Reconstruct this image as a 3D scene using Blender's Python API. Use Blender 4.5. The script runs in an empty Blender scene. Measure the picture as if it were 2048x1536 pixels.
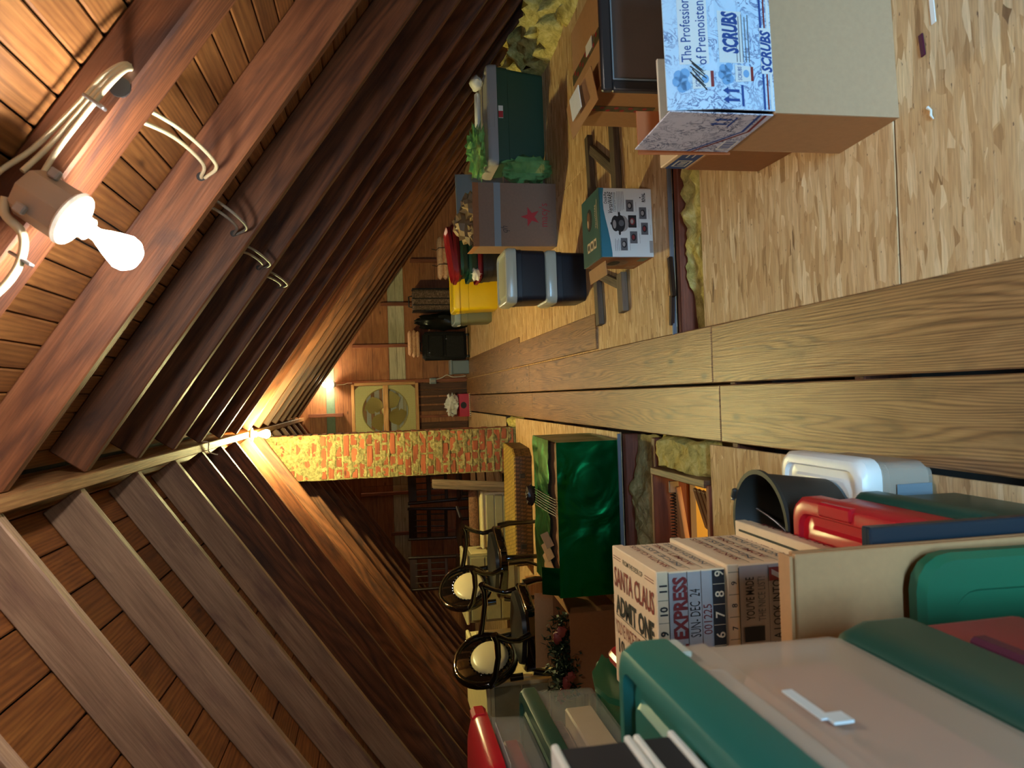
import bpy, math, random
from mathutils import Vector, Matrix, noise

S = bpy.context.scene
COL = S.collection
RND = random.Random(11)
PI = math.pi

# ------------------------------------------------------------------ camera, light, exposure
cam_d = bpy.data.cameras.new('camera')
cam = bpy.data.objects.new('camera', cam_d)
COL.objects.link(cam)
def _cam_axes(p, y, r):
    cp, sp, cy, sy, cr, sr = math.cos(p), math.sin(p), math.cos(y), math.sin(y), math.cos(r), math.sin(r)
    rz = Matrix(((cy, -sy, 0), (sy, cy, 0), (0, 0, 1)))
    fwd, down, right = rz @ Vector((0, cp, -sp)), rz @ Vector((0, -sp, -cp)), rz @ Vector((1, 0, 0))
    return cr * right + sr * down, -sr * right + cr * down, fwd
_r, _d, _f = _cam_axes(math.radians(10.40), math.radians(-0.8195), math.radians(1.7716))
# the photograph was taken with the phone on its side: image +x is the room's "down"
cam.matrix_world = Matrix(((_d.x, _r.x, -_f.x, 0), (_d.y, _r.y, -_f.y, 0), (_d.z, _r.z, -_f.z, 1.4), (0, 0, 0, 1)))
cam_d.sensor_fit = 'HORIZONTAL'
cam_d.sensor_width = 36.0
cam_d.lens = 36.0 * 1491.755 / 2048.0
cam_d.clip_start = 0.02
cam_d.dof.use_dof = True
cam_d.dof.focus_distance = 4.5
cam_d.dof.aperture_fstop = 7.0
S.camera = cam

S.view_settings.view_transform = 'Standard'
S.view_settings.look = 'None'
S.view_settings.gamma = 1.0
S.view_settings.use_curve_mapping = False
S.view_settings.exposure = 0.0

BULB_MAIN, BULB_RIDGE, BULB_GABLE = 600.0, 2900.0, 520.0      # emission of the three bulbs
COL_MAIN, COL_WARM, COL_GABLE = (1.0, .92, .80), (1.0, .91, .38), (1.0, .86, .54)
DAY, HATCH = 5200.0, 9.0

w = bpy.data.worlds.new('world')
S.world = w
w.use_nodes = True
w.node_tree.nodes['Background'].inputs[0].default_value = (.55, .70, 1.0, 1)
w.node_tree.nodes['Background'].inputs[1].default_value = 0.25

def lamp(name, kind, loc, rot, energy, col, size=1.0, size_y=None):
    d = bpy.data.lights.new(name, kind)
    d.energy = energy
    d.color = col
    if kind == 'AREA':
        d.shape = 'RECTANGLE'
        d.size, d.size_y = size, size_y or size
    else:
        d.shadow_soft_size = size
    o = bpy.data.objects.new(name, d)
    COL.objects.link(o)
    o.location, o.rotation_euler = loc, rot
    return o
# daylight falling through the window in the near gable (behind the photographer)
lamp('sky_daylight', 'AREA', (0.6, -5.2, 3.3), (PI / 2, 0, 0), DAY, (.34, .67, 1.0), 5.0, 3.0)
# the hallway lamp below the open attic hatch
lamp('hallway_lamp', 'POINT', (-.62, 3.25, -.75), (0, 0, 0), HATCH, (1.0, .74, .34), .06)

# ------------------------------------------------------------------ colours and materials
def C(r, g, b):
    f = lambda c: ((c / 255 + .055) / 1.055) ** 2.4 if c > 10 else c / 255 / 12.92
    return (f(r), f(g), f(b), 1)

class NT:
    def __init__(s, name):
        s.m = bpy.data.materials.new(name)
        s.m.use_nodes = True
        s.t = s.m.node_tree
        s.b = s.t.nodes['Principled BSDF']
    def n(s, typ, **kw):
        x = s.t.nodes.new(typ)
        for k, v in kw.items():
            if k.startswith('i_'):
                x.inputs[k[2:]].default_value = v
            else:
                setattr(x, k, v)
        return x
    def l(s, a, ao, b, bi):
        s.t.links.new(a.outputs[ao], b.inputs[bi])
    def coords(s, scale, rot=(0, 0, 0), rnd=37.0, kind='Object'):
        tc = s.n('ShaderNodeTexCoord')
        mp = s.n('ShaderNodeMapping')
        mp.inputs['Scale'].default_value = scale
        mp.inputs['Rotation'].default_value = rot
        if rnd:
            oi = s.n('ShaderNodeObjectInfo')
            mu = s.n('ShaderNodeMath', operation='MULTIPLY')
            mu.inputs[1].default_value = rnd
            ad = s.n('ShaderNodeVectorMath', operation='ADD')
            s.l(oi, 'Random', mu, 0)
            s.l(tc, kind, ad, 0)
            s.l(mu, 0, ad, 1)
            s.l(ad, 0, mp, 'Vector')
        else:
            s.l(tc, kind, mp, 'Vector')
        return mp
    def noise(s, mp, scale=1.0, detail=4.0, dist=0.0, rough=.55):
        x = s.n('ShaderNodeTexNoise')
        x.inputs['Scale'].default_value = scale
        x.inputs['Detail'].default_value = detail
        x.inputs['Distortion'].default_value = dist
        x.inputs['Roughness'].default_value = rough
        if mp:
            s.l(mp, 'Vector', x, 'Vector')
        return x
    def ramp(s, src, so, stops):
        x = s.n('ShaderNodeValToRGB')
        e = x.color_ramp.elements
        while len(e) < len(stops):
            e.new(.5)
        for q, (p, c) in zip(e, stops):
            q.position, q.color = p, c
        s.l(src, so, x, 'Fac')
        return x
    def mix(s, fac, a, b, mode='MIX', f=.5):
        x = s.n('ShaderNodeMix', data_type='RGBA', blend_type=mode)
        x.inputs[0].default_value = f
        if fac:
            s.t.links.new(fac, x.inputs[0])
        for v, i in ((a, 6), (b, 7)):
            if isinstance(v, tuple):
                x.inputs[i].default_value = v
            else:
                s.t.links.new(v, x.inputs[i])
        return x.outputs[2]
    def bump(s, sock, strength=.3, dist=.01):
        x = s.n('ShaderNodeBump')
        x.inputs['Strength'].default_value = strength
        x.inputs['Distance'].default_value = dist
        s.t.links.new(sock, x.inputs['Height'])
        s.t.links.new(x.outputs[0], s.b.inputs['Normal'])
    def base(s, sock):
        s.t.links.new(sock, s.b.inputs['Base Color'])
    def rough(s, v):
        s.b.inputs['Roughness'].default_value = v

def plain(name, col, rough=.5, metal=0, bump=0, bscale=40, var=.0, coat=0):
    t = NT(name)
    t.rough(rough)
    t.b.inputs['Metallic'].default_value = metal
    if coat:
        t.b.inputs['Coat Weight'].default_value = coat
    if var or bump:
        n = t.noise(t.coords((1, 1, 1)), bscale, 4)
        if var:
            k = lambda f: tuple(min(1, c * f) for c in col[:3]) + (1,)
            t.base(t.ramp(n, 'Fac', [(.3, k(1 - var)), (.7, k(1 + var))]).outputs[0])
        else:
            t.b.inputs['Base Color'].default_value = col
        if bump:
            t.bump(n.outputs['Fac'], bump, .004)
    else:
        t.b.inputs['Base Color'].default_value = col
    return t.m

def wood(name, dark, mid, light, fine=1.0, rough=.6, stain=.5, bump=.25, valvar=.25, stain_col=None, knots=2.2, wmix=.30, wdist=26.0):
    """sawn timber: grain runs along the object's local x"""
    t = NT(name)
    t.rough(rough)
    g = t.noise(t.coords((1.3, 13 * fine, 13 * fine)), 1.6, 6, 1.2, .6)
    g2 = t.noise(t.coords((2.5, 70 * fine, 70 * fine)), 2.0, 3, .2, .6)
    wv = t.n('ShaderNodeTexWave', wave_type='BANDS', bands_direction='Y')
    wv.inputs['Scale'].default_value = 2.4
    wv.inputs['Distortion'].default_value = wdist
    wv.inputs['Detail'].default_value = 1.6
    wv.inputs['Detail Scale'].default_value = .34
    wv.inputs['Detail Roughness'].default_value = .45
    t.l(t.coords((.8, 9 * fine, 6 * fine)), 'Vector', wv, 'Vector')
    a = t.ramp(g, 'Fac', [(.25, dark), (.5, mid), (.78, light)]).outputs[0]
    b = t.ramp(wv, 'Fac', [(.0, dark), (.3, mid), (1, light)]).outputs[0]
    c = t.mix(None, a, b, 'MIX', wmix)
    f = t.ramp(g2, 'Fac', [(.3, (.62, .6, .58, 1)), (.65, (1.06, 1.05, 1.03, 1))]).outputs[0]
    c = t.mix(None, c, f, 'MULTIPLY', .75)
    st = t.noise(t.coords((1.6, 5, 5)), 1.5, 5, .4, .62)
    sm = t.ramp(st, 'Fac', [(.54, (0, 0, 0, 1)), (.72, (stain, stain, stain, 1))]).outputs[0]
    c = t.mix(sm, c, stain_col or tuple(x * .32 for x in dark[:3]) + (1,))
    if knots:
        kv = t.n('ShaderNodeTexVoronoi', feature='F1')
        kv.inputs['Scale'].default_value = 1.0
        t.l(t.coords((knots, knots * 2.6, knots * 2.6)), 'Vector', kv, 'Vector')
        km = t.ramp(kv, 'Distance', [(.035, (.85, .85, .85, 1)), (.075, (.25, .25, .25, 1)), (.11, (0, 0, 0, 1))]).outputs[0]
        c = t.mix(km, c, tuple(x * .35 for x in dark[:3]) + (1,))
    oi = t.n('ShaderNodeObjectInfo')
    mr = t.n('ShaderNodeMapRange')
    mr.inputs['To Min'].default_value = 1 - valvar
    mr.inputs['To Max'].default_value = 1 + valvar
    t.l(oi, 'Random', mr, 'Value')
    hs = t.n('ShaderNodeHueSaturation')
    t.l(mr, 0, hs, 'Value')
    t.t.links.new(c, hs.inputs['Color'])
    t.base(hs.outputs[0])
    t.bump(g2.outputs['Fac'], bump, .004)
    return t.m

def osb(name):
    t = NT(name)
    t.rough(.62)
    lay = []
    for rot, sc in ((.10, (8.5, 40, 1)), (-.40, (10, 46, 1)), (.45, (8, 52, 1))):
        warp = t.noise(t.coords((3, 3, 3)), 3, 2)
        ad = t.n('ShaderNodeVectorMath', operation='ADD')
        sub = t.n('ShaderNodeVectorMath', operation='MULTIPLY_ADD')
        sub.inputs[1].default_value = (.5, .9, 0)
        t.l(warp, 'Color', sub, 0)
        mp = t.coords(sc, (0, 0, rot))
        t.l(mp, 'Vector', sub, 2)
        v = t.n('ShaderNodeTexVoronoi', feature='F1')
        v.inputs['Scale'].default_value = 1.0
        t.l(sub, 0, v, 'Vector')
        lay.append(v)
    cols = [(.0, C(96, 64, 36)), (.15, C(166, 124, 78)), (.45, C(196, 154, 104)), (.72, C(206, 168, 120)), (1, C(238, 212, 168))]
    a, b, c = [t.ramp(v, 'Color', cols).outputs[0] for v in lay]
    k1 = t.ramp(lay[1], 'Color', [(.45, (0, 0, 0, 1)), (.5, (1, 1, 1, 1))]).outputs[0]
    k2 = t.ramp(lay[2], 'Color', [(.62, (0, 0, 0, 1)), (.66, (1, 1, 1, 1))]).outputs[0]
    col = t.mix(k2, t.mix(k1, a, b), c)
    fn = t.noise(t.coords((6, 90, 1)), 2, 4)
    col = t.mix(None, col, t.ramp(fn, 'Fac', [(.25, (.6, .55, .5, 1)), (.6, (1.05, 1.05, 1.05, 1))]).outputs[0], 'MULTIPLY', .7)
    sp = t.noise(t.coords((14, 30, 1)), 3, 3)
    col = t.mix(t.ramp(sp, 'Fac', [(.68, (0, 0, 0, 1)), (.74, (.8, .8, .8, 1))]).outputs[0], col, C(78, 46, 30))
    t.base(col)
    t.bump(lay[0].outputs['Distance'], .25, .003)
    return t.m

def fuzzy(name, c1, c2, c3, scale=18, bump=1.0):
    t = NT(name)
    t.rough(.95)
    n = t.noise(t.coords((1, 1, 1)), scale, 8, .6, .7)
    t.base(t.ramp(n, 'Fac', [(.3, c1), (.52, c2), (.7, c3)]).outputs[0])
    t.bump(n.outputs['Fac'], bump, .02)
    return t.m

def clear(name, col, alpha=.45, rough=.25):
    t = NT(name)
    t.b.inputs['Base Color'].default_value = col
    t.rough(rough)
    tr = t.n('ShaderNodeBsdfTransparent')
    mx = t.n('ShaderNodeMixShader')
    mx.inputs[0].default_value = alpha
    out = t.t.nodes['Material Output']
    t.l(tr, 0, mx, 1)
    t.l(t.b, 0, mx, 2)
    t.l(mx, 0, out, 'Surface')
    return t.m

def emit(name, col, strength):
    t = NT(name)
    e = t.n('ShaderNodeEmission')
    e.inputs[0].default_value = col + (1,) if len(col) == 3 else col
    e.inputs[1].default_value = strength
    t.l(e, 0, t.t.nodes['Material Output'], 'Surface')
    return t.m

def foil(name, col):
    t = NT(name)
    t.b.inputs['Base Color'].default_value = col
    t.b.inputs['Metallic'].default_value = .95
    t.rough(.28)
    n = t.noise(t.coords((1, 1, 1)), 3.2, 3, .8, .45)
    t.bump(n.outputs['Fac'], 1.0, .03)
    return t.m

def scribble(name, base, ink, scale=26, amount=.5):
    """white board printed with a loose pen-and-ink tangle"""
    t = NT(name)
    t.rough(.55)
    n = t.noise(t.coords((1, 1, 1), rnd=0), scale, 5, 2.2, .6)
    line = t.ramp(n, 'Fac', [(.45, (0, 0, 0, 1)), (.475, (1, 1, 1, 1)), (.51, (1, 1, 1, 1)), (.535, (0, 0, 0, 1))]).outputs[0]
    p = t.noise(t.coords((1, 1, 1), rnd=0), 7, 3, .5)
    msk = t.ramp(p, 'Fac', [(.40, (0, 0, 0, 1)), (.56, (amount,) * 3 + (1,))]).outputs[0]
    t.base(t.mix(t.mix(None, line, msk, 'MULTIPLY', 1.0), base, ink))
    return t.m

def weave(name, c1, c2, scale):
    t = NT(name)
    t.rough(.6)
    ck = t.n('ShaderNodeTexBrick')
    ck.inputs['Color1'].default_value, ck.inputs['Color2'].default_value, ck.inputs['Mortar'].default_value = c1, c2, tuple(x * .3 for x in c1[:3]) + (1,)
    ck.inputs['Scale'].default_value = scale
    ck.inputs['Mortar Size'].default_value = .06
    t.l(t.coords((1, 1, 1), (.6, .5, .78), rnd=0), 'Vector', ck, 'Vector')
    t.base(ck.outputs[0])
    t.bump(ck.outputs['Fac'], -.5, .004)
    return t.m

M = {}
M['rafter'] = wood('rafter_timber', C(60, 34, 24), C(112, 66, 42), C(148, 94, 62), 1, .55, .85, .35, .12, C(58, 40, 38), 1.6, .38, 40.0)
M['rafter_grey'] = wood('grey_rafter_timber', C(122, 92, 76), C(158, 126, 104), C(178, 146, 122), 1, .6, .6, .3, .10, C(96, 62, 62))  # greyer, paler timber for the nearer rafters of one slope
M['ridge'] = wood('ridge_timber', C(120, 80, 50), C(170, 120, 76), C(200, 156, 104), 1, .6, .4)
M['deck_r'] = wood('pine_sheathing', C(96, 58, 30), C(140, 92, 50), C(168, 118, 68), .9, .5, .55, .2, .14, C(96, 54, 28))
M['deck_l'] = wood('dark_pine_sheathing', C(88, 48, 22), C(134, 80, 40), C(168, 110, 56), .9, .5, .6, .2, .18, C(84, 42, 22))
M['plank'] = wood('floor_plank_timber', C(72, 46, 28), C(144, 100, 58), C(178, 134, 86), 1.25, .40, .5, .4, .08, C(64, 42, 26), 1.7, .5, 60.0)
M['gable'] = wood('gable_boards', C(112, 62, 34), C(158, 98, 58), C(186, 126, 78), 1, .6, .4, .25, .18)
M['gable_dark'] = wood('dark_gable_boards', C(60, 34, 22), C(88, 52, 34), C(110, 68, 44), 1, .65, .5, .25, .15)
M['gable_white'] = wood('whitewashed_board', C(150, 142, 120), C(196, 190, 164), C(216, 210, 186), 1, .7, .5, .25, .08, C(120, 110, 90))
M['gable_green'] = plain('green_painted_board', C(92, 112, 92), .6, 0, .2, 20, .12)
M['stud'] = wood('stud_timber', C(96, 46, 28), C(138, 74, 46), C(166, 98, 64), 1, .6, .4)
M['pine'] = wood('new_pine', C(190, 128, 74), C(222, 164, 102), C(236, 186, 128), 1, .55, .15)
M['dark_wood'] = wood('dark_furniture_wood', C(26, 14, 10), C(46, 26, 18), C(66, 38, 26), 1, .35, .3)
M['grey_wood'] = wood('grey_weathered_wood', C(70, 56, 46), C(104, 86, 70), C(132, 112, 92), 1, .7, .4)
M['brown_wood'] = wood('brown_furniture_wood', C(88, 56, 36), C(134, 92, 62), C(164, 122, 86), 1, .5, .3)
M['joist'] = wood('joist_timber', C(74, 36, 24), C(112, 58, 38), C(136, 76, 50), 1, .6, .4)
M['osb'] = osb('strand_board')
M['insul'] = fuzzy('glass_wool', C(150, 130, 60), C(216, 196, 110), C(238, 224, 156), 16)
M['insul_grey'] = fuzzy('dusty_glass_wool', C(126, 112, 72), C(180, 164, 110), C(210, 196, 148), 16)
M['brick'] = wood('brick_clay', C(112, 54, 36), C(154, 80, 52), C(176, 100, 68), .4, .85, .3, .4, .2, C(100, 50, 34))
M['mortar'] = fuzzy('lime_mortar', C(92, 84, 52), C(146, 134, 86), C(180, 168, 116), 30, .9)
M['card'] = plain('cardboard', C(182, 132, 84), .75, 0, .05, 60, .05)
M['card_pale'] = plain('pale_cardboard', C(186, 150, 112), .75, 0, .05, 60, .04)
M['card_grey'] = plain('printed_grey_brown_board', C(134, 108, 90), .7, 0, .05, 60, .05)
M['card_dark'] = plain('brown_board', C(150, 98, 58), .75, 0, .05, 50, .06)
M['white_card'] = plain('white_board', C(222, 226, 224), .5)
M['paper'] = plain('paper', C(232, 226, 212), .7, 0, .1, 30, .03)
M['ink'] = plain('black_print', C(28, 26, 28), .6)
M['ink_grey'] = plain('grey_print', C(96, 96, 100), .6)
M['ink_red'] = plain('red_print', C(176, 40, 44), .6)
M['ink_maroon'] = plain('maroon_print', C(128, 40, 38), .6)
M['ink_blue'] = plain('blue_print', C(30, 70, 140), .6)
M['ink_cyan'] = plain('light_blue_print', C(120, 170, 215), .6)
M['teal_card'] = plain('teal_printed_board', C(46, 118, 138), .45)
M['teal_dark'] = plain('dark_teal_printed_board', C(58, 100, 92), .45, 0, 0, 8, .1)
M['metal'] = plain('galvanised_metal', C(150, 152, 158), .38, .9)
M['strip'] = plain('zinc_strip', C(120, 124, 132), .5, .5)
M['white_plastic'] = plain('white_plastic', C(236, 232, 222), .35)
M['ceramic'] = plain('glazed_porcelain', C(240, 236, 224), .25)
M['jbox'] = plain('beige_plastic_box', C(170, 156, 140), .55)
M['cable'] = plain('cream_cable_sheath', C(226, 214, 178), .5)
M['cable_grey'] = plain('grey_cable_sheath', C(150, 146, 140), .5)
M['black_cord'] = plain('black_cord', C(22, 20, 20), .5)
M['green_p'] = plain('green_plastic', C(28, 92, 62), .35)
M['teal_p'] = plain('teal_plastic', C(34, 110, 98), .38)
M['dgreen_p'] = plain('dark_green_plastic', C(30, 72, 58), .38)
M['forest_p'] = plain('forest_green_plastic', C(44, 76, 56), .5)
M['red_p'] = plain('red_plastic', C(190, 22, 38), .3)
M['dred_p'] = plain('deep_red_plastic', C(160, 24, 36), .35)
M['tub_red'] = plain('dull_red_plastic', C(122, 20, 30), .35)
M['purple_p'] = plain('dark_purple_plastic', C(80, 22, 44), .4)
M['black_p'] = plain('black_plastic', C(26, 28, 32), .4)
M['navy_p'] = plain('blue_black_plastic', C(24, 28, 38), .45)
M['yellow_p'] = plain('yellow_plastic', C(228, 190, 20), .38)
M['grey_p'] = plain('grey_plastic', C(158, 152, 148), .45)
M['greyblue_p'] = plain('grey_blue_plastic', C(120, 132, 138), .45)
M['olive_p'] = plain('olive_plastic', C(110, 108, 78), .5)
M['bucket'] = plain('black_rubber', C(44, 42, 36), .55)
M['clear'] = clear('clear_plastic', C(214, 214, 204), .15, .18)
M['cloudy'] = clear('cloudy_plastic', C(220, 198, 174), .36, .3)
M['clear_lid'] = clear('frosted_lid', C(220, 220, 200), .7, .2)
M['bubble'] = clear('bubble_wrap', C(130, 196, 120), .5, .06)
M['lacquer'] = plain('black_lacquer', C(10, 10, 11), .08, 0, 0, 10, 0, .6)
M['cream_pad'] = plain('cream_upholstery', C(206, 192, 156), .3)
M['cream_paint'] = plain('cream_paint', C(214, 198, 150), .5, 0, .1, 14, .06)
M['olive_paint'] = plain('faded_shaded_cream', C(140, 132, 98), .55, 0, .1, 14, .1)  # faded cream, also the painted shade on the ornamented cabinet's drawer fronts
M['gold'] = plain('brown_gilt_ornament', C(110, 82, 40), .4, .3)
M['screen'] = plain('fan_housing_metal', C(196, 188, 128), .45, .3)
M['blade'] = plain('fan_blade_metal', C(170, 156, 92), .35, .4)
M['wire'] = plain('wire_mesh', C(150, 128, 84), .5, .6)
M['black_cloth'] = fuzzy('black_nylon', C(14, 14, 15), C(26, 26, 28), C(40, 40, 42), 60, .3)
M['garment'] = plain('black_vinyl', C(24, 26, 25), .3, 0, .5, 12, .2)
M['tapestry'] = fuzzy('floral_tapestry', C(46, 34, 30), C(104, 84, 72), C(160, 134, 116), 42, .3)
M['blanket'] = fuzzy('pink_blanket', C(190, 140, 112), C(222, 176, 144), C(236, 198, 168), 24, .4)
M['rug'] = fuzzy('patterned_carpet', C(70, 44, 30), C(120, 82, 58), C(150, 112, 84), 60, .5)
M['bag'] = plain('white_plastic_bag', C(226, 224, 216), .35, 0, 1.0, 14)
M['foil'] = foil('green_foil_wrap', C(10, 104, 52))
M['needles'] = plain('garland_green', C(34, 52, 32), .6)
M['ribbon'] = plain('dusty_rose_ribbon', C(140, 60, 56), .45)
M['wicker_y'] = weave('woven_straw', C(206, 172, 84), C(160, 124, 50), 11)
M['wicker_b'] = weave('woven_wicker', C(112, 80, 44), C(86, 58, 30), 11)
M['blue_door'] = plain('blue_paint', C(30, 42, 50), .3)
M['frame_black'] = plain('dark_frame_paint', C(44, 40, 40), .35)
M['frame_glass'] = plain('dim_brown_picture', C(92, 74, 66), .22, 0, 0, 3, .1)
M['orange_card'] = plain('orange_brown_board', C(176, 96, 46), .6)
M['navy_cloth'] = plain('navy_cloth', C(36, 44, 66), .8)
M['scrib'] = scribble('blue_scribble_board', C(196, 222, 242), C(34, 60, 136), 20, .75)
M['scrib2'] = scribble('lilac_scribble_board', C(204, 200, 208), C(34, 44, 92), 20, .9)
M['ticket'] = plain('cream_printed_board', C(236, 206, 166), .55, 0, 0, 30, .03)
M['ticket_b'] = plain('grey_printed_board', C(178, 168, 162), .55, 0, 0, 30, .03)
M['holly'] = plain('holly_tape', C(96, 84, 52), .4, 0, 0, 30, .3)
M['holly_red'] = plain('holly_berry_red', C(170, 44, 44), .4)
M['brownpaper'] = plain('brown_kraft_paper', C(140, 112, 78), .55, 0, 1.0, 10, .1)
M['slate'] = plain('slate_blue_board', C(128, 140, 148), .6)
M['slat_daylight'] = plain('louvre_daylight_tint', C(190, 204, 220), .4)  # daylight on the louvre slats, put into their pale blue colour
M['photo'] = plain('faded_prints', C(150, 118, 104), .5, 0, 0, 14, .4)
M['pink'] = plain('pink_cloth', C(206, 150, 138), .8, 0, .4, 10, .08)
M['yellow_wall'] = plain('yellow_painted_wall', C(232, 196, 96), .6)
M['plaster'] = plain('grey_plaster', C(150, 142, 130), .85)
M['spring'] = plain('steel_spring', C(60, 56, 54), .4, .8)

# ------------------------------------------------------------------ mesh helpers
class MB:
    def __init__(s):
        s.v, s.f, s.m = [], [], []
    def add(s, vs, fs, T=None, mi=0):
        k = len(s.v)
        s.v += [tuple(T @ Vector(p)) for p in vs] if T is not None else [tuple(p) for p in vs]
        s.f += [tuple(i + k for i in f) for f in fs]
        s.m += [mi] * len(fs)
        return s
    def box(s, c, d, b=0.0, T=None, mi=0):
        hx, hy, hz = d[0] / 2, d[1] / 2, d[2] / 2
        cx, cy, cz = c
        if b <= 0:
            vs = [(cx + x * hx, cy + y * hy, cz + z * hz) for x in (-1, 1) for y in (-1, 1) for z in (-1, 1)]
            fs = [(0, 1, 3, 2), (4, 6, 7, 5), (0, 4, 5, 1), (2, 3, 7, 6), (0, 2, 6, 4), (1, 5, 7, 3)]
            return s.add(vs, fs, T, mi)
        b = min(b, hx * .95, hy * .95, hz * .95)
        vs, ix = [], {}
        for x in (-1, 1):
            for y in (-1, 1):
                for z in (-1, 1):
                    for a in range(3):
                        ix[x, y, z, a] = len(vs)
                        o = [hx - b, hy - b, hz - b]
                        o[a] += b
                        vs.append((cx + x * o[0], cy + y * o[1], cz + z * o[2]))
        fs = []
        for a in range(3):
            u, v2 = (a + 1) % 3, (a + 2) % 3
            for sg in (-1, 1):
                q = []
                for su, sv in ((-1, -1), (1, -1), (1, 1), (-1, 1)):
                    k = [0, 0, 0]
                    k[a], k[u], k[v2] = sg, su, sv
                    q.append(ix[k[0], k[1], k[2], a])
                fs.append(tuple(q if sg > 0 else q[::-1]))
            for su in (-1, 1):
                for sv in (-1, 1):
                    k0, k1 = [0, 0, 0], [0, 0, 0]
                    k0[a], k0[u], k0[v2] = -1, su, sv
                    k1[a], k1[u], k1[v2] = 1, su, sv
                    q = (ix[(*k0, u)], ix[(*k1, u)], ix[(*k1, v2)], ix[(*k0, v2)])
                    fs.append(q if su * sv < 0 else q[::-1])
        for x in (-1, 1):
            for y in (-1, 1):
                for z in (-1, 1):
                    q = (ix[x, y, z, 0], ix[x, y, z, 1], ix[x, y, z, 2])
                    fs.append(q if x * y * z > 0 else q[::-1])
        return s.add(vs, fs, T, mi)
    def loft(s, rings, c0=True, c1=True, T=None, mi=0, close=True):
        n = len(rings[0])
        vs = [p for r in rings for p in r]
        fs = []
        for k in range(len(rings) - 1):
            for i in range(n if close else n - 1):
                j = (i + 1) % n
                fs.append((k * n + i, k * n + j, (k + 1) * n + j, (k + 1) * n + i))
        if c0:
            fs.append(tuple(range(n))[::-1])
        if c1:
            fs.append(tuple((len(rings) - 1) * n + i for i in range(n)))
        return s.add(vs, fs, T, mi)
    def lathe(s, prof, n=20, T=None, mi=0, c0=True, c1=True):
        return s.loft([[(r * math.cos(2 * PI * i / n), r * math.sin(2 * PI * i / n), z) for i in range(n)] for r, z in prof], c0, c1, T, mi)
    def tube(s, pts, r, n=8, T=None, mi=0, closed=False):
        pts = [Vector(p) for p in pts]
        k = len(pts)
        rr = r if isinstance(r, (list, tuple)) else [r] * k
        rings, up = [], None
        for i, p in enumerate(pts):
            a = pts[(i - 1) % k] if (closed or i > 0) else p
            b = pts[(i + 1) % k] if (closed or i < k - 1) else p
            d = (b - a).normalized()
            if up is None:
                up = Vector((0, 0, 1)) if abs(d.z) < .9 else Vector((1, 0, 0))
            x = up.cross(d)
            if x.length < 1e-4:
                x = Vector((1, 0, 0)).cross(d)
            x.normalize()
            y = d.cross(x)
            up = y
            rings.append([tuple(p + rr[i] * (math.cos(2 * PI * j / n) * x + math.sin(2 * PI * j / n) * y)) for j in range(n)])
        if closed:
            rings.append(rings[0])
            return s.loft(rings, False, False, T, mi)
        return s.loft(rings, True, True, T, mi)
    def prism(s, poly, h, T=None, mi=0):
        n = len(poly)
        vs = [(x, y, 0) for x, y in poly] + [(x, y, h) for x, y in poly]
        fs = [tuple(range(n))[::-1], tuple(range(n, 2 * n))] + [(i, (i + 1) % n, n + (i + 1) % n, n + i) for i in range(n)]
        return s.add(vs, fs, T, mi)
    def grid(s, nx, ny, fn, T=None, mi=0):
        vs = [fn(i / nx, j / ny) for j in range(ny + 1) for i in range(nx + 1)]
        fs = [(j * (nx + 1) + i, j * (nx + 1) + i + 1, (j + 1) * (nx + 1) + i + 1, (j + 1) * (nx + 1) + i) for j in range(ny) for i in range(nx)]
        return s.add(vs, fs, T, mi)
    def blob(s, c, r, amp=.2, fq=2.0, seed=0, nu=18, nv=10, T=None, mi=0, flat=None):
        rings = []
        for j in range(nv + 1):
            th = PI * j / nv
            ring = []
            for i in range(nu):
                ph = 2 * PI * i / nu
                d = Vector((math.sin(th) * math.cos(ph), math.sin(th) * math.sin(ph), -math.cos(th)))
                k = 1 + amp * noise.noise(d * fq + Vector((seed * 3.7, seed * 1.3, 0))) + amp * .5 * noise.noise(d * fq * 2.6 + Vector((seed, 9, 2)))
                p = [c[q] + d[q] * r[q] * k for q in range(3)]
                if flat is not None:
                    p[2] = max(p[2], flat)
                ring.append(tuple(p))
            rings.append(ring)
        return s.loft(rings, False, False, T, mi)
    def quad(s, T, x0, y0, x1, y1, mi=0, z=.0):
        return s.add([(x0, y0, z), (x1, y0, z), (x1, y1, z), (x0, y1, z)], [(0, 1, 2, 3)], T, mi)
    def poly(s, T, pts, mi=0, z=0.0):
        return s.add([(x, y, z) for x, y in pts], [tuple(range(len(pts)))], T, mi)
    def disc(s, T, x, y, rx, ry, mi=0, n=18, z=0.0):
        return s.poly(T, [(x + rx * math.cos(2 * PI * i / n), y + ry * math.sin(2 * PI * i / n)) for i in range(n)], mi, z)
    def text(s, T, txt, x, y, h, wid=None, bold=.0, shear=0, mi=0, z=.0):
        vs, fs = glyphs(txt, bold, shear)
        x0, x1 = min(v[0] for v in vs), max(v[0] for v in vs)
        k = h / .7
        kx = k if wid is None else wid / max(1e-6, x1 - x0)
        return s.add([(x + (v[0] - (x0 + x1) / 2) * kx, y + (v[1] - .35) * k, z) for v in vs], fs, T, mi)
    def mesh(s, name, mats, smooth=None):
        me = bpy.data.meshes.new(name)
        me.from_pydata(s.v, [], s.f)
        mats = mats if isinstance(mats, (list, tuple)) else [mats]
        for m in mats:
            me.materials.append(M[m] if isinstance(m, str) else m)
        if len(mats) > 1:
            me.polygons.foreach_set('material_index', s.m)
        if smooth:
            me.shade_smooth()
            me.set_sharp_from_angle(angle=math.radians(smooth))
        me.update()
        return me
    def build(s, name, mats, parent=None, smooth=None, T=None):
        o = bpy.data.objects.new(name, s.mesh(name, mats, smooth))
        COL.objects.link(o)
        if parent:
            o.parent = parent
        if T is not None:
            o.matrix_basis = T
        return o

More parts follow.
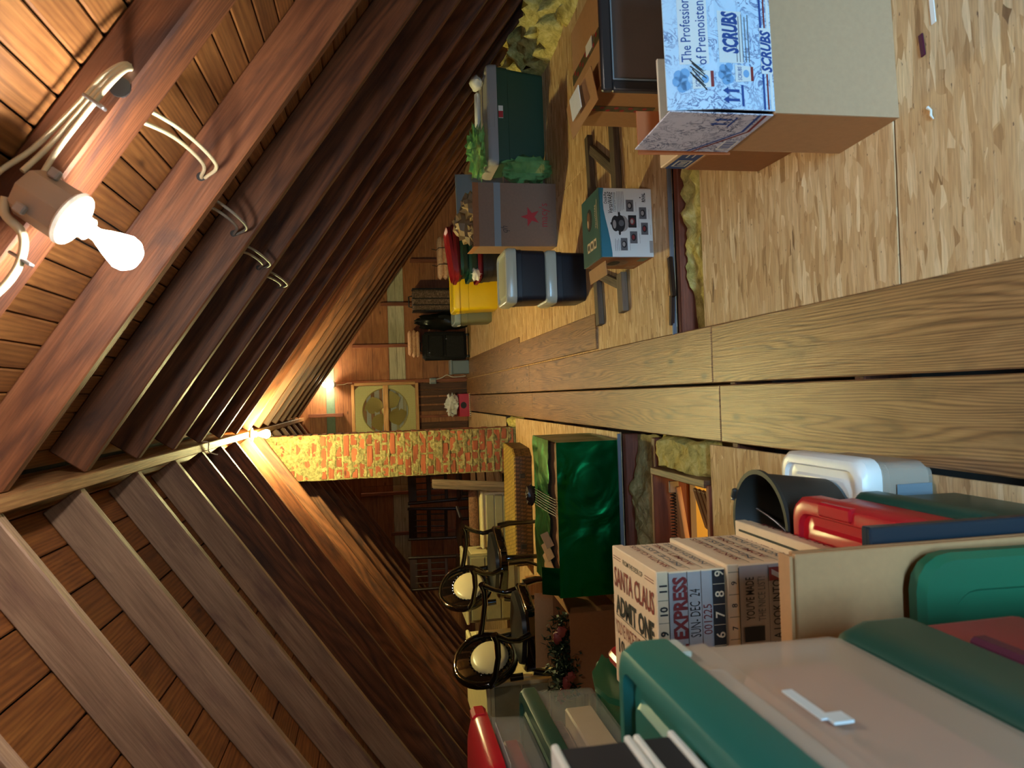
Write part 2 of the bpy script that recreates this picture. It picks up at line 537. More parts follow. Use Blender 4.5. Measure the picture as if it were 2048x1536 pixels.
_gl = {}
def glyphs(txt, bold, shear):
    key = (txt, bold, shear)
    if key not in _gl:
        cu = bpy.data.curves.new('lettering', 'FONT')
        cu.body, cu.size, cu.offset, cu.shear, cu.resolution_u = txt, 1.0, bold, shear, 2
        o = bpy.data.objects.new('lettering', cu)
        me = bpy.data.meshes.new_from_object(o)
        _gl[key] = ([tuple(v.co) for v in me.vertices], [tuple(p.vertices) for p in me.polygons])
        bpy.data.meshes.remove(me)
        bpy.data.objects.remove(o)
        bpy.data.curves.remove(cu)
    return _gl[key]

def FR(o, u, v):
    """frame of a face: origin o, unit axes u (across) and v (up)"""
    u, v, o = Vector(u).normalized(), Vector(v).normalized(), Vector(o)
    n = u.cross(v)
    return Matrix(((u.x, v.x, n.x, o.x), (u.y, v.y, n.y, o.y), (u.z, v.z, n.z, o.z), (0, 0, 0, 1)))

def TR(x=0, y=0, z=0, rz=0, rx=0, ry=0):
    return Matrix.Translation((x, y, z)) @ Matrix.Rotation(rz, 4, 'Z') @ Matrix.Rotation(ry, 4, 'Y') @ Matrix.Rotation(rx, 4, 'X')

def tag(o, label, cat, group=None):
    o['label'], o['category'] = label, cat
    if group:
        o['group'] = group
    return o

def thing(name, label, cat, loc=(0, 0, 0), rz=0, group=None, rx=0, ry=0):
    o = bpy.data.objects.new(name, None)
    o.empty_display_size = .05
    COL.objects.link(o)
    o.matrix_basis = TR(*loc, rz, rx, ry)
    return tag(o, label, cat, group)

def struct(name, parent=None):
    o = bpy.data.objects.new(name, None)
    COL.objects.link(o)
    o['kind'] = 'structure'
    return o

def copy_tree(o, parent=None):
    c = o.copy()
    COL.objects.link(c)
    c.parent = parent
    for ch in list(o.children):
        copy_tree(ch, c)
    return c

_bc = {}
def board(name, L, W, T, mat, parent, X, bev=.003):
    """a plank: local x = length, y = width, z = thickness; the mesh is shared between equal ones"""
    key = (name, round(L, 3), round(W, 3), round(T, 3), mat, bev)
    if key not in _bc:
        _bc[key] = MB().box((0, 0, 0), (L, W, T), bev).mesh(name, mat)
    o = bpy.data.objects.new(name, _bc[key])
    COL.objects.link(o)
    o.parent = parent
    o.matrix_basis = X
    return o

def rrect(w, d, r, z, n=4, ox=0, oy=0):
    r = min(r, w / 2 - .001, d / 2 - .001)
    out = []
    for q, (sx, sy) in enumerate(((1, 1), (-1, 1), (-1, -1), (1, -1))):
        for i in range(n + 1):
            a = PI / 2 * (q + i / n)
            out.append((ox + sx * (w / 2 - r) + r * math.cos(a), oy + sy * (d / 2 - r) + r * math.sin(a), z))
    return out

# ------------------------------------------------------------------ the roof: ceiling
SL = .70
CA, SA = 1 / math.hypot(1, SL), SL / math.hypot(1, SL)
RX, RZ = -.265, 2.50                                   # line where the rafters' undersides would meet

def slope(side, s, y, p):
    """point on the roof: s metres down the slope from the ridge, p metres out of the rafter underside"""
    return Vector((RX + side * (s * CA + p * SA), y, RZ - s * SA + p * CA))
def slope_frame(side, s, y, p):
    o = slope(side, s, y, p)
    e, n = Vector((side * CA, 0, -SA)), Vector((side * SA, 0, CA))
    yv = n.cross(e)
    return Matrix(((e.x, yv.x, n.x, o.x), (e.y, yv.y, n.y, o.y), (e.z, yv.z, n.z, o.z), (0, 0, 0, 1)))

ceiling = struct('ceiling')
YR = [-2.1, -1.45, -.85, -.25, .36, .97, 1.7775, 2.435, 3.075, 3.705, 4.325, 4.935, 5.545, 6.155, 6.725, 7.325, 7.925, 8.535, 9.145, 9.755, 10.375, 11.0]
YL = [-2.1, -1.45, -.85, -.25, .48, 1.12, 1.75, 2.39, 3.01, 3.685, 4.335, 4.975, 5.555, 6.115, 6.755, 7.375, 7.975, 8.575, 9.175, 9.785, 10.375, 11.0]
for side, ys in ((1, YR), (-1, YL)):
    for i, y in enumerate(ys):
        L = 4.33
        if side > 0 and abs(y - 1.7775) < .01:
            board('rafter', L, .155, .105, 'rafter', ceiling, slope_frame(side, .03 + L / 2, y, .0975), .006)
            continue
        mat = 'rafter' if side > 0 or y > 4.6 else 'rafter_grey'
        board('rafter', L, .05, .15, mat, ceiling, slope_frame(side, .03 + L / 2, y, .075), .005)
def deck(side, wd, s0, mat, ys):
    rows = int((4.5 - s0) / wd) + 1
    for r in range(-2, rows):
        s = s0 + (r + .5) * wd
        if s < -.08:
            continue
        cuts = [-2.6]
        while cuts[-1] < 11.6:
            nx = cuts[-1] + RND.choice((2.4, 3.0, 3.6, 4.2, 4.8))
            nx = min(ys, key=lambda q: abs(q - nx))
            if nx <= cuts[-1] + .5:
                nx = 11.6
            cuts.append(nx if nx < 10.4 else 11.6)
        for a, b in zip(cuts, cuts[1:]):
            X = slope_frame(side, s, (a + b) / 2, .15 + .011) @ Matrix.Rotation(PI / 2, 4, 'Z')
            board('roof_board', b - a - .004, wd - .005, .02, mat, ceiling, X, .004)
deck(1, .0823, .035, 'deck_r', YR)
deck(-1, .1585, .015, 'deck_l', YL)
board('ridge_beam', 14.2, .05, .2, 'ridge', ceiling, TR(RX, 4.5, 2.455 + .1, PI / 2), .004)
# roofing felt closing the roof above the boards
for side in (1, -1):
    board('roofing_felt', 14.2, 4.75, .01, 'black_cloth', ceiling, slope_frame(side, 2.24, 4.5, .19) @ Matrix.Rotation(PI / 2, 4, 'Z'), 0)

# ------------------------------------------------------------------ the floor
floor = struct('floor')
def slab_with_hole():
    mb = MB()
    hx0, hx1, hy0, hy1 = -.95, -.40, 3.03, 3.64
    for x0, x1, y0, y1 in ((-3.9, hx0, -2.6, 11.6), (hx1, 3.5, -2.6, 11.6), (hx0, hx1, -2.6, hy0), (hx0, hx1, hy1, 11.6)):
        mb.box(((x0 + x1) / 2, (y0 + y1) / 2, -.2), (x1 - x0, y1 - y0, .03))
    mb.build('plaster_ceiling', 'plaster', floor)
slab_with_hole()
def panel(x0, x1, y0, y1, z=0.0):
    board('strand_board_panel', x1 - x0 - .004, y1 - y0 - .006, .012, 'osb', floor, TR((x0 + x1) / 2, (y0 + y1) / 2, z - .006), .002)
for y0, y1, xs in ((-2.5, -.66, (.26, 2.0, 3.5)), (-.66, .56, (.26, 1.6, 3.5)), (.56, 1.783, (.26, 2.7, 3.5)), (1.783, 3.0, (.26, 1.48, 3.5)),
                   (3.312, 4.53, (.26, 2.7, 3.5)), (4.53, 5.75, (.26, 1.48, 3.5)), (5.75, 6.97, (.26, 2.7, 3.5)), (6.97, 8.19, (.26, 1.48, 3.5)), (8.19, 9.41, (.26, 2.3, 3.5)), (9.41, 11.45, (.26, 1.5, 3.5))):
    for a, b in zip(xs, xs[1:]):
        panel(a, b, y0, y1)
for y0, y1, xs in ((-2.5, -.6, (-3.9, -2.1, -.24)), (-.6, .6, (-3.9, -2.6, -.24)), (.6, 1.8, (-3.9, -1.9, -.24)), (1.8, 2.995, (-3.9, -2.6, -.24)),
                   (4.19, 5.4, (-3.9, -2.3, -.24)), (5.4, 6.62, (-3.9, -2.7, -.24)), (6.62, 7.5, (-3.9, -2.2, -.24)), (7.5, 8.5, (-3.9, -1.2)), (8.1, 9.3, (-.9, -.24)), (8.5, 11.45, (-3.9, -.9)), (9.3, 11.45, (-.9, -.24))):
    for a, b in zip(xs, xs[1:]):
        panel(a, b, y0, y1)
def fplank(x0, x1, y0, y1, z=.014):
    board('floor_plank', y1 - y0 - .005, x1 - x0 - .005, .026, 'plank', floor, TR((x0 + x1) / 2, (y0 + y1) / 2, z - .013, PI / 2, RND.uniform(-.004, .004)), .004)
for ys, x0, x1 in (((-2.5, -.2, 2.91, 6.66, 11.42), .017, .262), ((-2.5, .6, 2.852, 6.57, 11.42), -.225, .012)):
    for a, b in zip(ys, ys[1:]):
        fplank(x0, x1, a, b)
fplank(.268, .50, 4.55, 7.12)
fplank(.268, .56, 7.125, 11.42)
for y in (-1.2, -.4, .4, 1.2, 2.0, 2.8):
    board('joist', 7.2, .05, .16, 'joist', floor, TR(-.2, y, -.10), .004)
for y in (3.29, 4.55, 5.4, 6.2, 7.0, 7.8):
    board('joist', 3.2, .05, .165, 'joist', floor, TR(1.85, y, -.098), .004)
for y in (3.70, 4.165, 5.0, 5.8, 6.6, 7.4):
    board('joist', 3.5, .05, .165, 'joist', floor, TR(-2.0, y, -.098), .004)
def wool(name, x0, x1, y0, y1, z, amp, seed, mat='insul', parent=None, n=None, fq=9):
    nx, ny = n or (max(8, int((x1 - x0) * 45)), max(8, int((y1 - y0) * 45)))
    def fn(u, v):
        x, y = x0 + (x1 - x0) * u, y0 + (y1 - y0) * v
        e = min(1, min(u, 1 - u) * 9) * min(1, min(v, 1 - v) * 7)
        p = Vector((x * fq, y * fq, seed))
        h = noise.noise(p) * .6 + noise.noise(p * 2.3) * .35 + noise.noise(p * 5) * .22 + .25
        jx = noise.noise(p * .8 + Vector((5, 0, 0))) * .02
        return (x + jx, y + noise.noise(p * .9 + Vector((0, 7, 0))) * .018, z + amp * h * e - (1 - e) * .05)
    return MB().grid(nx, ny, fn).build(name, mat, parent or floor, 60)
wool('insulation_batt', .27, 3.3, 2.99, 3.275, -.045, .075, 1)
wool('insulation_batt', -3.2, -.25, 3.735, 4.145, -.04, .06, 2, 'insul_grey')
wool('insulation_batt', -.405, -.235, 3.03, 3.69, -.02, .05, 3)
wool('insulation_batt', -3.6, -.98, 3.02, 3.68, -.045, .05, 4, 'insul_grey')
wool('insulation_batt', -.345, -.232, 7.4, 8.12, -.02, .07, 8, n=(8, 40))
wool('insulation_batt', 2.55, 3.32, 4.4, 8.8, .02, .30, 5, n=(22, 70), fq=5)
wool('insulation_batt', -3.6, -2.55, 3.4, 5.2, .02, .22, 6, n=(22, 50), fq=5)
# zinc edge of the strand board over the open joist bay, and its twin beyond the other bay
board('edge_strip', 1.75, .012, .02, 'strip', floor, TR(1.13, 3.306, .008), .002)
board('edge_strip', 1.3, .012, .02, 'strip', floor, TR(-.9, 4.186, .008), .002)

# ------------------------------------------------------------------ far gable wall
wall = struct('wall_back')
ZS = [0, .204, .443, .673, .935, 1.06, 1.18, 1.427, 1.665, 1.879, 2.0, 2.125, 2.36, 2.66]
G = 11.5
def half(z):
    return max(.02, (2.66 - z) / SL)
for a, b in zip(ZS, ZS[1:]):
    white, green = abs(a - .935) < .2 and a > .9 and b < 1.2, abs(a - 2.0) < .01
    spans = [(-half(a), -1.05), (-1.05, half(a))] if a < 1.6 else [(-half(a), half(a))]
    for x0, x1 in spans:
        l0, l1 = max(x0, -half(a)), min(x1, half(a))
        t0, t1 = max(x0, -half(b)), min(x1, half(b))
        poly = [(l0 + .002, a + .002), (l1 - .002, a + .002), (t1 - .002, b - .002), (t0 + .002, b - .002)]
        off = RND.uniform(-.004, .004)
        cx = (l0 + l1) / 2
        mb = MB().prism([(px - cx, pz - a) for px, pz in poly], .022)
        mb.build('gable_board', 'gable_white' if white else 'gable_green' if green else 'gable_dark' if (a < .66 and x1 > -1 and False) else 'gable',
                 wall, None, FR((RX + cx, G + off, a), (1, 0, 0), (0, 0, 1)))
MB().prism([(-4.1, -.25), (4.1, -.25), (4.1, .0), (0, 2.72), (-4.1, .0)], .02).build('gable_sheathing', 'gable_dark', wall, None, FR((RX, G + .06, 0), (1, 0, 0), (0, 0, 1)))
for x in (.80, 1.43, 2.09, -1.43, -2.04, -2.66, -.92):
    top = RZ - SL * abs(x - RX) - .03
    board('stud', top, .045, .085, 'stud', wall, Matrix.Translation((x, G - .065, top / 2)) @ Matrix.Rotation(-PI / 2, 4, 'Y') @ Matrix.Rotation(PI / 2, 4, 'X'), .003)
board('stud', 1.9, .05, .085, 'stud', wall, Matrix.Translation((.255, G - .065, .95)) @ Matrix.Rotation(-PI / 2, 4, 'Y') @ Matrix.Rotation(PI / 2, 4, 'X'), .003)
board('stud', .78, .04, .085, 'stud', wall, Matrix.Translation((-.29, G - .066, .39)) @ Matrix.Rotation(-PI / 2, 4, 'Y') @ Matrix.Rotation(PI / 2, 4, 'X'), .003)
board('collar_block', .5, .05, .10, 'stud', wall, Matrix.Translation((-.22, G - .08, 2.13)) @ Matrix.Rotation(-PI / 2 , 4, 'Y') @ Matrix.Rotation(PI / 2, 4, 'X'), .003)
# dark battens painting in the shade of the niche under the fan
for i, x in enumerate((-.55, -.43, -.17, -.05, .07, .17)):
    board('niche_shade_batten', .76, .1 if i % 2 else .085, .016, 'gable_dark', wall, Matrix.Translation((x, G - .03, .385)) @ Matrix.Rotation(-PI / 2, 4, 'Y') @ Matrix.Rotation(PI / 2, 4, 'X'), .004)

# near gable wall, behind the photographer, with the window the daylight comes through
wf = struct('wall_front')
for a, b in zip(ZS[:-1], ZS[1:]):
    for x0, x1 in ((-half(a), -.35), (1.20, half(a))) if .45 < b and a < 1.66 else ((-half(a), half(a)),):
        if x1 - x0 < .05:
            continue
        MB().box(((x0 + x1) / 2 + RX * 0, -2.5, (a + b) / 2), (x1 - x0, .02, b - a - .004)).build('gable_board', 'gable', wf)
win = struct('window_1')
for c, d in (((.425, -2.5, .43), (1.60, .06, .05)), ((.425, -2.5, 1.68), (1.60, .06, .05)), ((-.36, -2.5, 1.05), (.05, .06, 1.25)), ((1.21, -2.5, 1.05), (.05, .06, 1.25)), ((.425, -2.5, 1.05), (.03, .04, 1.22))):
    MB().box(c, d, .004).build('window_frame', 'white_plastic', win)

# ------------------------------------------------------------------ lamps
def bulb_mesh(r=.037):
    return [(.013, 0), (.0135, .018), (.018, .028), (r * .8, .055), (r, .078), (r * .93, .095), (r * .62, .108), (.004, .113)]
def lampholder(name, label, T, mat, s=1.0, base=True, group=None):
    t = thing(name, label, 'lamp', (0, 0, 0), 0, group)
    t.matrix_basis = T
    if base:
        MB().lathe([(.050, -.095), (.054, -.088), (.056, -.012), (.057, -.002)], 8).build('junction_box', 'jbox', t, 30)
        for a in (.4, 2.2, 3.9, 5.4):
            MB().box((.062 * math.cos(a), .062 * math.sin(a), -.06), (.02, .016, .022), .003, None).build('cable_clamp', 'grey_p', t)
    MB().lathe([(.058, 0), (.060, .004), (.057, .012), (.030, .018), (.026, .022), (.024, .044), (.020, .046)], 28).build('porcelain_plate', 'ceramic', t, 40)
    b = MB().lathe(bulb_mesh(), 20, Matrix.Translation((0, 0, .044))).build('light_bulb', mat, t, 60)
    return t
M['glow_main'] = emit('glowing_bulb', COL_MAIN, BULB_MAIN)
M['glow_warm'] = emit('glowing_warm_bulb', COL_WARM, BULB_RIDGE)
M['glow_gable'] = emit('glowing_gable_bulb', COL_GABLE, BULB_GABLE)
nrm = Vector((-SA, 0, -CA))
pc = Vector((.39, 1.645, 2.0))
T1 = FR(pc, (CA, 0, -SA), Vector((-SA, 0, -CA)).cross(Vector((CA, 0, -SA))))
lampholder('ceiling_lamp', 'bare glowing bulb in a porcelain holder on a beige round box, nearest lamp', T1, 'glow_main')
lampholder('ceiling_lamp', 'small glowing bulb under the ridge beam beside the brick chimney top', FR((RX, 6.63, 2.447), (1, 0, 0), (0, -1, 0)), 'glow_warm', base=False)
lampholder('wall_lamp', 'glowing bulb above the louvred fan on the far gable wall', FR((.235, G - .20, 2.02), (1, 0, 0), (0, .7, .5)), 'glow_gable', base=False)
MB().box((.235, G - .15, 2.0), (.07, .09, .06), .005).build('junction_box', 'jbox', [o for o in COL.objects if o.name.startswith('wall_lamp')][0]).matrix_parent_inverse = [o for o in COL.objects if o.name.startswith('wall_lamp')][0].matrix_basis.inverted()

def cable(label, pts, r=.006, mat='cable', name='cable', clip=None, group=None):
    t = thing(name, label, 'cable', pts[0], 0, group)
    pp = [Vector(p) for p in pts]
    # smooth the path (Catmull-Rom)
    out = []
    for i in range(len(pp) - 1):
        a, b, c, d = pp[max(0, i - 1)], pp[i], pp[i + 1], pp[min(len(pp) - 1, i + 2)]
        for k in range(6):
            u = k / 6
            out.append(.5 * ((2 * b) + (c - a) * u + (2 * a - 5 * b + 4 * c - d) * u * u + (3 * b - a - 3 * c + d) * u ** 3))
    out.append(pp[-1])
    o = Vector(pts[0])
    MB().tube([p - o for p in out], r, 7).build('sheath', mat, t, 60)
    if clip is not None:
        c = Vector(clip) - o
        e = Vector((CA, 0, -SA))
        f = FR(c, (SA, 0, CA), e)
        MB().box((0, 0, 0), (.05, .007, .02), .002, f).build('staple', 'metal', t)
    return t
Y1 = 1.678
def R1(s, p, dy=0):
    v = slope(1, s, Y1 - dy, p)
    return tuple(v)
# three cables from the box up to the hole bored through the first rafter
cable('cream cable stapled to the nearest rafter, inner one of three into the hole', [R1(.87, .055, .035), R1(.93, .07, .014), R1(1.03, .07, .012), R1(1.10, .066, .014), R1(1.145, .066, .0), R1(1.16, .07, -.03)], clip=R1(1.05, .068, .014))
cable('cream cable stapled to the nearest rafter, middle one of three into the hole', [R1(.85, .085, .04), R1(.93, .086, .014), R1(1.03, .081, .012), R1(1.10, .075, .014), R1(1.145, .073, .0), R1(1.165, .075, -.03)])
cable('cream cable on the nearest rafter, outer one of three, arching past the round box', [R1(.62, .02, .02), R1(.70, .075, .03), R1(.80, .125, .03), R1(.90, .108, .014), R1(1.03, .092, .012), R1(1.10, .085, .016), R1(1.145, .08, .0), R1(1.165, .08, -.03)])
cable('thick cream cable leaving the round box towards the ridge', [R1(.79, .075, .05), R1(.76, .06, .045), R1(.745, .02, .03), R1(.70, -.0, .016), R1(.64, -.005, .014), R1(.56, .015, .014), R1(.45, .05, .014), R1(.3, .06, .014)], .009, clip=R1(.70, 0, .014))
def bored_hole(p, r=.022):
    p = Vector(p)
    MB().lathe([(r, -.004), (r, .0015), (r * .8, .002)], 16, FR(p, (CA, 0, -SA), (SA, 0, CA)), 0).build('bored_hole', 'ink', ceiling)
def pair(y0, y1, x, z, k, far):
    for j, (dx, sag, cl) in enumerate(((0, .05, 'upper'), (.02, .085, 'lower'))):
        cable(f'{"grey" if far else "cream"} cable sagging between the {k} rafters, {cl} of the two', [(x - .03 + dx * 2, y0 - .03, z + .03), (x - .01 + dx, y0 + (y1 - y0) * .3, z - sag * .5), (x - .01, y0 + (y1 - y0) * .7, z - sag), (x - .005, y1 - .02, z - sag * .45 - .012 + .02), (x, y1 + .02, z - .01)], .0055, 'cable_grey' if far else 'cable')
pair(1.86, 2.41, .70, 1.915, 'first and second', False)
pair(2.46, 3.05, .665, 1.935, 'second and third', True)
pair(3.1, 3.68, .64, 1.935, 'third and fourth', True)
pair(3.73, 4.3, .64, 1.93, 'fourth and fifth', True)
bored_hole((.682, 1.6995, 1.915))
bored_hole((.70, 2.4095, 1.905), .014)
bored_hole((.665, 3.0495, 1.925), .013)
bored_hole((.64, 3.6795, 1.925), .012)
# white wire loop round the ridge beam
cable('short white wire looped over the ridge beam near its bulb', [(RX + .03, 4.98, 2.50), (RX + .028, 4.98, 2.447), (RX - .028, 4.99, 2.447), (RX - .05, 5.02, 2.42), (RX - .055, 5.03, 2.40)], .004, 'white_plastic')
cable('white wire running from the gable bulb to the fan', [(.23, G - .115, 1.98), (.235, G - .118, 1.86), (.25, G - .12, 1.80), (.25, G - .12, 1.74)], .005, 'white_plastic')

# ------------------------------------------------------------------ exhaust fan in the gable
fan = thing('exhaust_fan', 'large square attic fan with yellowish housing behind wire mesh in a pine frame', 'fan', (-.185, G - .13, 1.255))
fw, fh = .82, .95
for nm, c, d in (('frame_rail', (0, 0, fh / 2), (fw, .045, .045)), ('frame_rail', (0, 0, -fh / 2), (fw, .045, .045)),
                 ('frame_stile', (-fw / 2, 0, 0), (.045, .045, fh - .046)), ('frame_stile', (fw / 2, 0, 0), (.045, .045, fh - .046)), ('frame_crossbar', (0, .0, -.005), (fw - .046, .04, .075))):
    L = max(d)
    X = Matrix.Translation(c) @ (Matrix.Rotation(PI / 2, 4, 'Y') if d[2] > d[0] else Matrix.Identity(4))
    board(nm, L, d[1], min(d[0], d[2]), 'pine', fan, X, .003)
def ring_plate():
    mb, n, r = MB(), 40, .335
    out, hw, hh = [], (fw - .05) / 2, (fh - .05) / 2
    for i in range(n):
        a = 2 * PI * i / n
        k = min(hw / max(1e-6, abs(math.cos(a))), hh / max(1e-6, abs(math.sin(a))))
        out.append((k * math.cos(a), k * math.sin(a)))
    inn = [(r * math.cos(2 * PI * i / n), r * math.sin(2 * PI * i / n)) for i in range(n)]
    in2 = [(r * 1.04 * math.cos(2 * PI * i / n), r * 1.04 * math.sin(2 * PI * i / n)) for i in range(n)]
    rings = [[(x, .045, z) for x, z in out], [(x, .045, z) for x, z in in2], [(x, .055, z) for x, z in inn], [(x, .105, z) for x, z in inn]]
    return mb.loft(rings, False, False)
ring_plate().build('housing', 'screen', fan, 30)
def fan_blade():
    pts = []
    def fn(u, v):
        r = .07 + .235 * v
        wd = .05 + .15 * math.sin(min(1, v * 1.12) * PI * .66)
        a = (u - .5) * wd / max(.09, r) * 1.35
        return (r * math.cos(a) * 1, .06 + (u - .5) * .07, r * math.sin(a) + .03 * v)
    return MB().grid(6, 8, fn)
for k in range(4):
    fan_blade().build('blade', 'blade', fan, 60, Matrix.Rotation(PI / 2 * k + .55, 4, 'Y'))
MB().lathe([(.0, -.02), (.045, -.015), (.06, .0), (.06, .05)], 20, Matrix.Rotation(-PI / 2, 4, 'X') @ Matrix.Translation((0, 0, .04))).build('hub', 'screen', fan, 40)
MB().tube([(-.33, .085, .05), (.33, .085, -.05)], .012).build('motor_bracket', 'metal', fan, 60)
for k in range(7):
    board('louvre_slat', .74, .085, .004, 'slat_daylight', fan, Matrix.Translation((0, .10, -.36 + .12 * k)) @ Matrix.Rotation(-1.25, 4, 'X'), 0)
mb = MB()
for i in range(47):
    x = -fw / 2 + .03 + i * (fw - .06) / 46
    mb.box((x, .028, 0), (.0016, .0016, fh - .06))
for i in range(55):
    z = -fh / 2 + .03 + i * (fh - .06) / 54
    mb.box((0, .0296, z), (fw - .06, .0016, .0016))
MB().box((0, .122, 0), (.76, .006, .88)).build('shade_backing', 'ink', fan)  # black sheet standing in for the shade behind the slats
o = mb.build('wire_mesh', 'wire', fan)
o['kind'] = 'stuff'
t = thing('outlet_box', 'small grey outlet box on a stud below the fan', 'outlet', (.245, G - .15, .535))
MB().box((0, 0, 0), (.09, .05, .10), .006).build('box', 'greyblue_p', t)
MB().box((0, -.028, 0), (.04, .006, .07), .002).build('cover_plate', 'grey_p', t)
cable('white cable dropping from the outlet box to the floor by the black suitcase', [(.27, G - .16, .49), (.29, G - .15, .40), (.33, G - .14, .32), (.30, G - .13, .24), (.30, G - .11, .13), (.31, G - .12, .03)], .006, 'white_plastic')

# ------------------------------------------------------------------ brick chimney
ch = thing('chimney', 'old red brick chimney stack smeared with pale lime mortar', 'chimney', (-.56, 7.57, 0))
CW, CD = .445, .42
def roof_z(x):
    return RZ + .17 / CA - SL * abs(x - RX)
xl, xr = -.56 - CW / 2, -.56 + CW / 2
core = MB().prism([(-CW / 2 + .006, -.02), (CW / 2 - .006, -.02), (CW / 2 - .006, roof_z(xr)), (-CW / 2 + .006, roof_z(xl))], CD)
core.build('mortar_core', 'mortar', ch, None, FR((0, CD, 0), (1, 0, 0), (0, 0, 1)))
ch_pitch, rows = .0755, 32
rb = random.Random(5)
for r in range(rows):
    z = r * ch_pitch + .038
    if r % 6 == 5:
        segs = [(-CW / 2 + k * CW / 4, -CW / 2 + (k + 1) * CW / 4) for k in range(4)]
    elif r % 2:
        segs = [(-CW / 2, -CW / 2 + .105), (-CW / 2 + .105, -CW / 2 + .325), (-CW / 2 + .325, CW / 2)]
    else:
        segs = [(-CW / 2, -.005), (-.005, CW / 2)]
    for a, b in segs:
        if z + .03 > roof_z(-.56 + min(a, b, key=lambda q: roof_z(-.56 + q))) + .02:
            continue
        L, H = b - a - .013 - rb.uniform(0, .01), .058 + rb.uniform(-.004, .004)
        X = Matrix.Translation(((a + b) / 2 + rb.uniform(-.002, .002), .046 + rb.uniform(-.004, .003), z + rb.uniform(-.003, .003))) @ Matrix.Rotation(rb.uniform(-.012, .012), 4, 'Y')
        board('brick', round(L, 2), .10, round(H, 3), 'brick', ch, X, .006)
    for k in range(2):                                  # the return side towards the aisle
        a = (.02 if r % 2 else .11) + k * .2
        if a + .19 < CD and z < roof_z(xr) - .03:
            board('brick', .19, .05, .058, 'brick', ch, Matrix.Translation((CW / 2 - .0235 + rb.uniform(-.002, .002), a + .1, z)) @ Matrix.Rotation(PI / 2, 4, 'Z'), .006)
def smear(u, v):
    x, z = -CW / 2 + CW * u, 2.42 * v
    p = Vector((x * 11, z * 13, 3.3))
    h = noise.noise(p) + .6 * noise.noise(p * 2.3) + .35 * noise.noise(p * 5.1)
    row = abs((z / ch_pitch) % 1.0 - .0)
    j = max(0, 1 - min(row, 1 - row) * 7)
    h = h * .017 + .008 * j + .006 * (v > .8) + .001
    zz = min(z, roof_z(-.56 + x) - .005)
    return (x + noise.noise(p * .7) * .004, .0 - max(-.012, min(h, .014)), zz)
o = MB().grid(60, 300, smear).build('mortar_smear', 'mortar', ch, 50)
o['kind'] = 'stuff'

# ------------------------------------------------------------------ storage totes
def tote_body(w, d, h, tp=.86, r=.04, ribs=True):
    mb = MB()
    z = [(0, tp), (.012, tp + .01), (h * .72, tp + (.97 - tp) * .74), (h * .73, tp + (.97 - tp) * .74 + .02), (h - .03, .975), (h - .028, 1.0), (h, 1.0)]
    rg = [rrect(w * k, d * k, r, zz) for zz, k in z]
    rg.append(rrect(w - .012, d - .012, r, h))
    rg.append(rrect(w * tp, d * tp, r, .01))
    return mb.loft(rg, True, True)
def tote_lid(w, d, z, t=.035, r=.045, inset=.06, drop=.02, recess=True):
    mb = MB()
    rg = [rrect(w, d, r, z - drop), rrect(w + .012, d + .012, r, z - drop), rrect(w + .012, d + .012, r, z + t * .5), rrect(w - .004, d - .004, r, z + t * .9), rrect(w - .02, d - .02, r, z + t)]
    if recess:
        rg += [rrect(w - inset, d - inset, r * .8, z + t), rrect(w - inset - .01, d - inset - .01, r * .8, z + t * .72), rrect(w - inset - .05, d - inset - .05, r * .7, z + t * .72), rrect(w - inset - .065, d - inset - .065, r * .7, z + t * .9)]
    return mb.loft(rg, True, True)
def tote(name, label, cat, x0, x1, y0, y1, z0, h, body, lid, tp=.88, lt=.035, group=None, latch=True, inset=.06, r=.04, latch_mat=None):
    w, d = x1 - x0, y1 - y0
    t = thing(name, label, cat, ((x0 + x1) / 2, (y0 + y1) / 2, z0), 0, group)
    tote_body(w, d, h, tp, r).build('body', body, t, 35)
    if lid:
        tote_lid(w, d, h, lt, r + .005, inset).build('lid', lid, t, 35)
    if latch:
        for sx in (-1, 1):
            MB().box((sx * (w / 2 + .004), 0, h - .02), (.016, min(.12, d * .35), .035), .004).build('handle', latch_mat or lid or body, t)
    return t

# near stack beside the camera
tote('storage_tote', 'tall deep-red storage tote under the dark green lid, nearest stack', 'tote', -.77, -.335, .38, .955, 0, .70, 'dred_p', 'dgreen_p', .93, .085, latch=False, r=.03)
st = [o for o in COL.objects if o.name == 'storage_tote'][0]
MB().box((.2175, .04, .655), (.018, .26, .028), .006).build('handle', 'purple_p', st)
F = FR((.209, -.0, 0), (0, 1, 0), (0, 0, 1))
MB().box((.20, .04, .59), (.012, .07, .018), .002).build('paper_tag', 'paper', st)
t = tote('storage_tote', 'cloudy clear plastic bin with a thick teal lid, top of the nearest stack', 'tote', -.76, -.335, .38, .955, .79, .262, 'cloudy', 'teal_p', .95, .045, latch=False, r=.02, inset=.05)
MB().box((.2135, .245, .236), (.008, .05, .016), .002).build('lid_clip', 'clear_lid', t)
mb = MB().box((.2095, .06, .172), (.002, .075, .012)).box((.2095, .022, .16), (.003, .022, .022))
mb.build('sticker', 'white_card', t)
tag(MB().box((0, 0, .075), (.37, .50, .15), .02).build('folded_cloth', 'pink', None, 40, TR(-.55, .665, .803)), 'pink folded cloth showing through the cloudy teal-lidded bin', 'cloth')
tag(MB().box((0, 0, .035), (.37, .32, .055), .004).build('folded_board', 'white_card', None, None, TR(-.55, .755, .956)), 'pale folded board lying on pink cloth inside the cloudy bin', 'board')
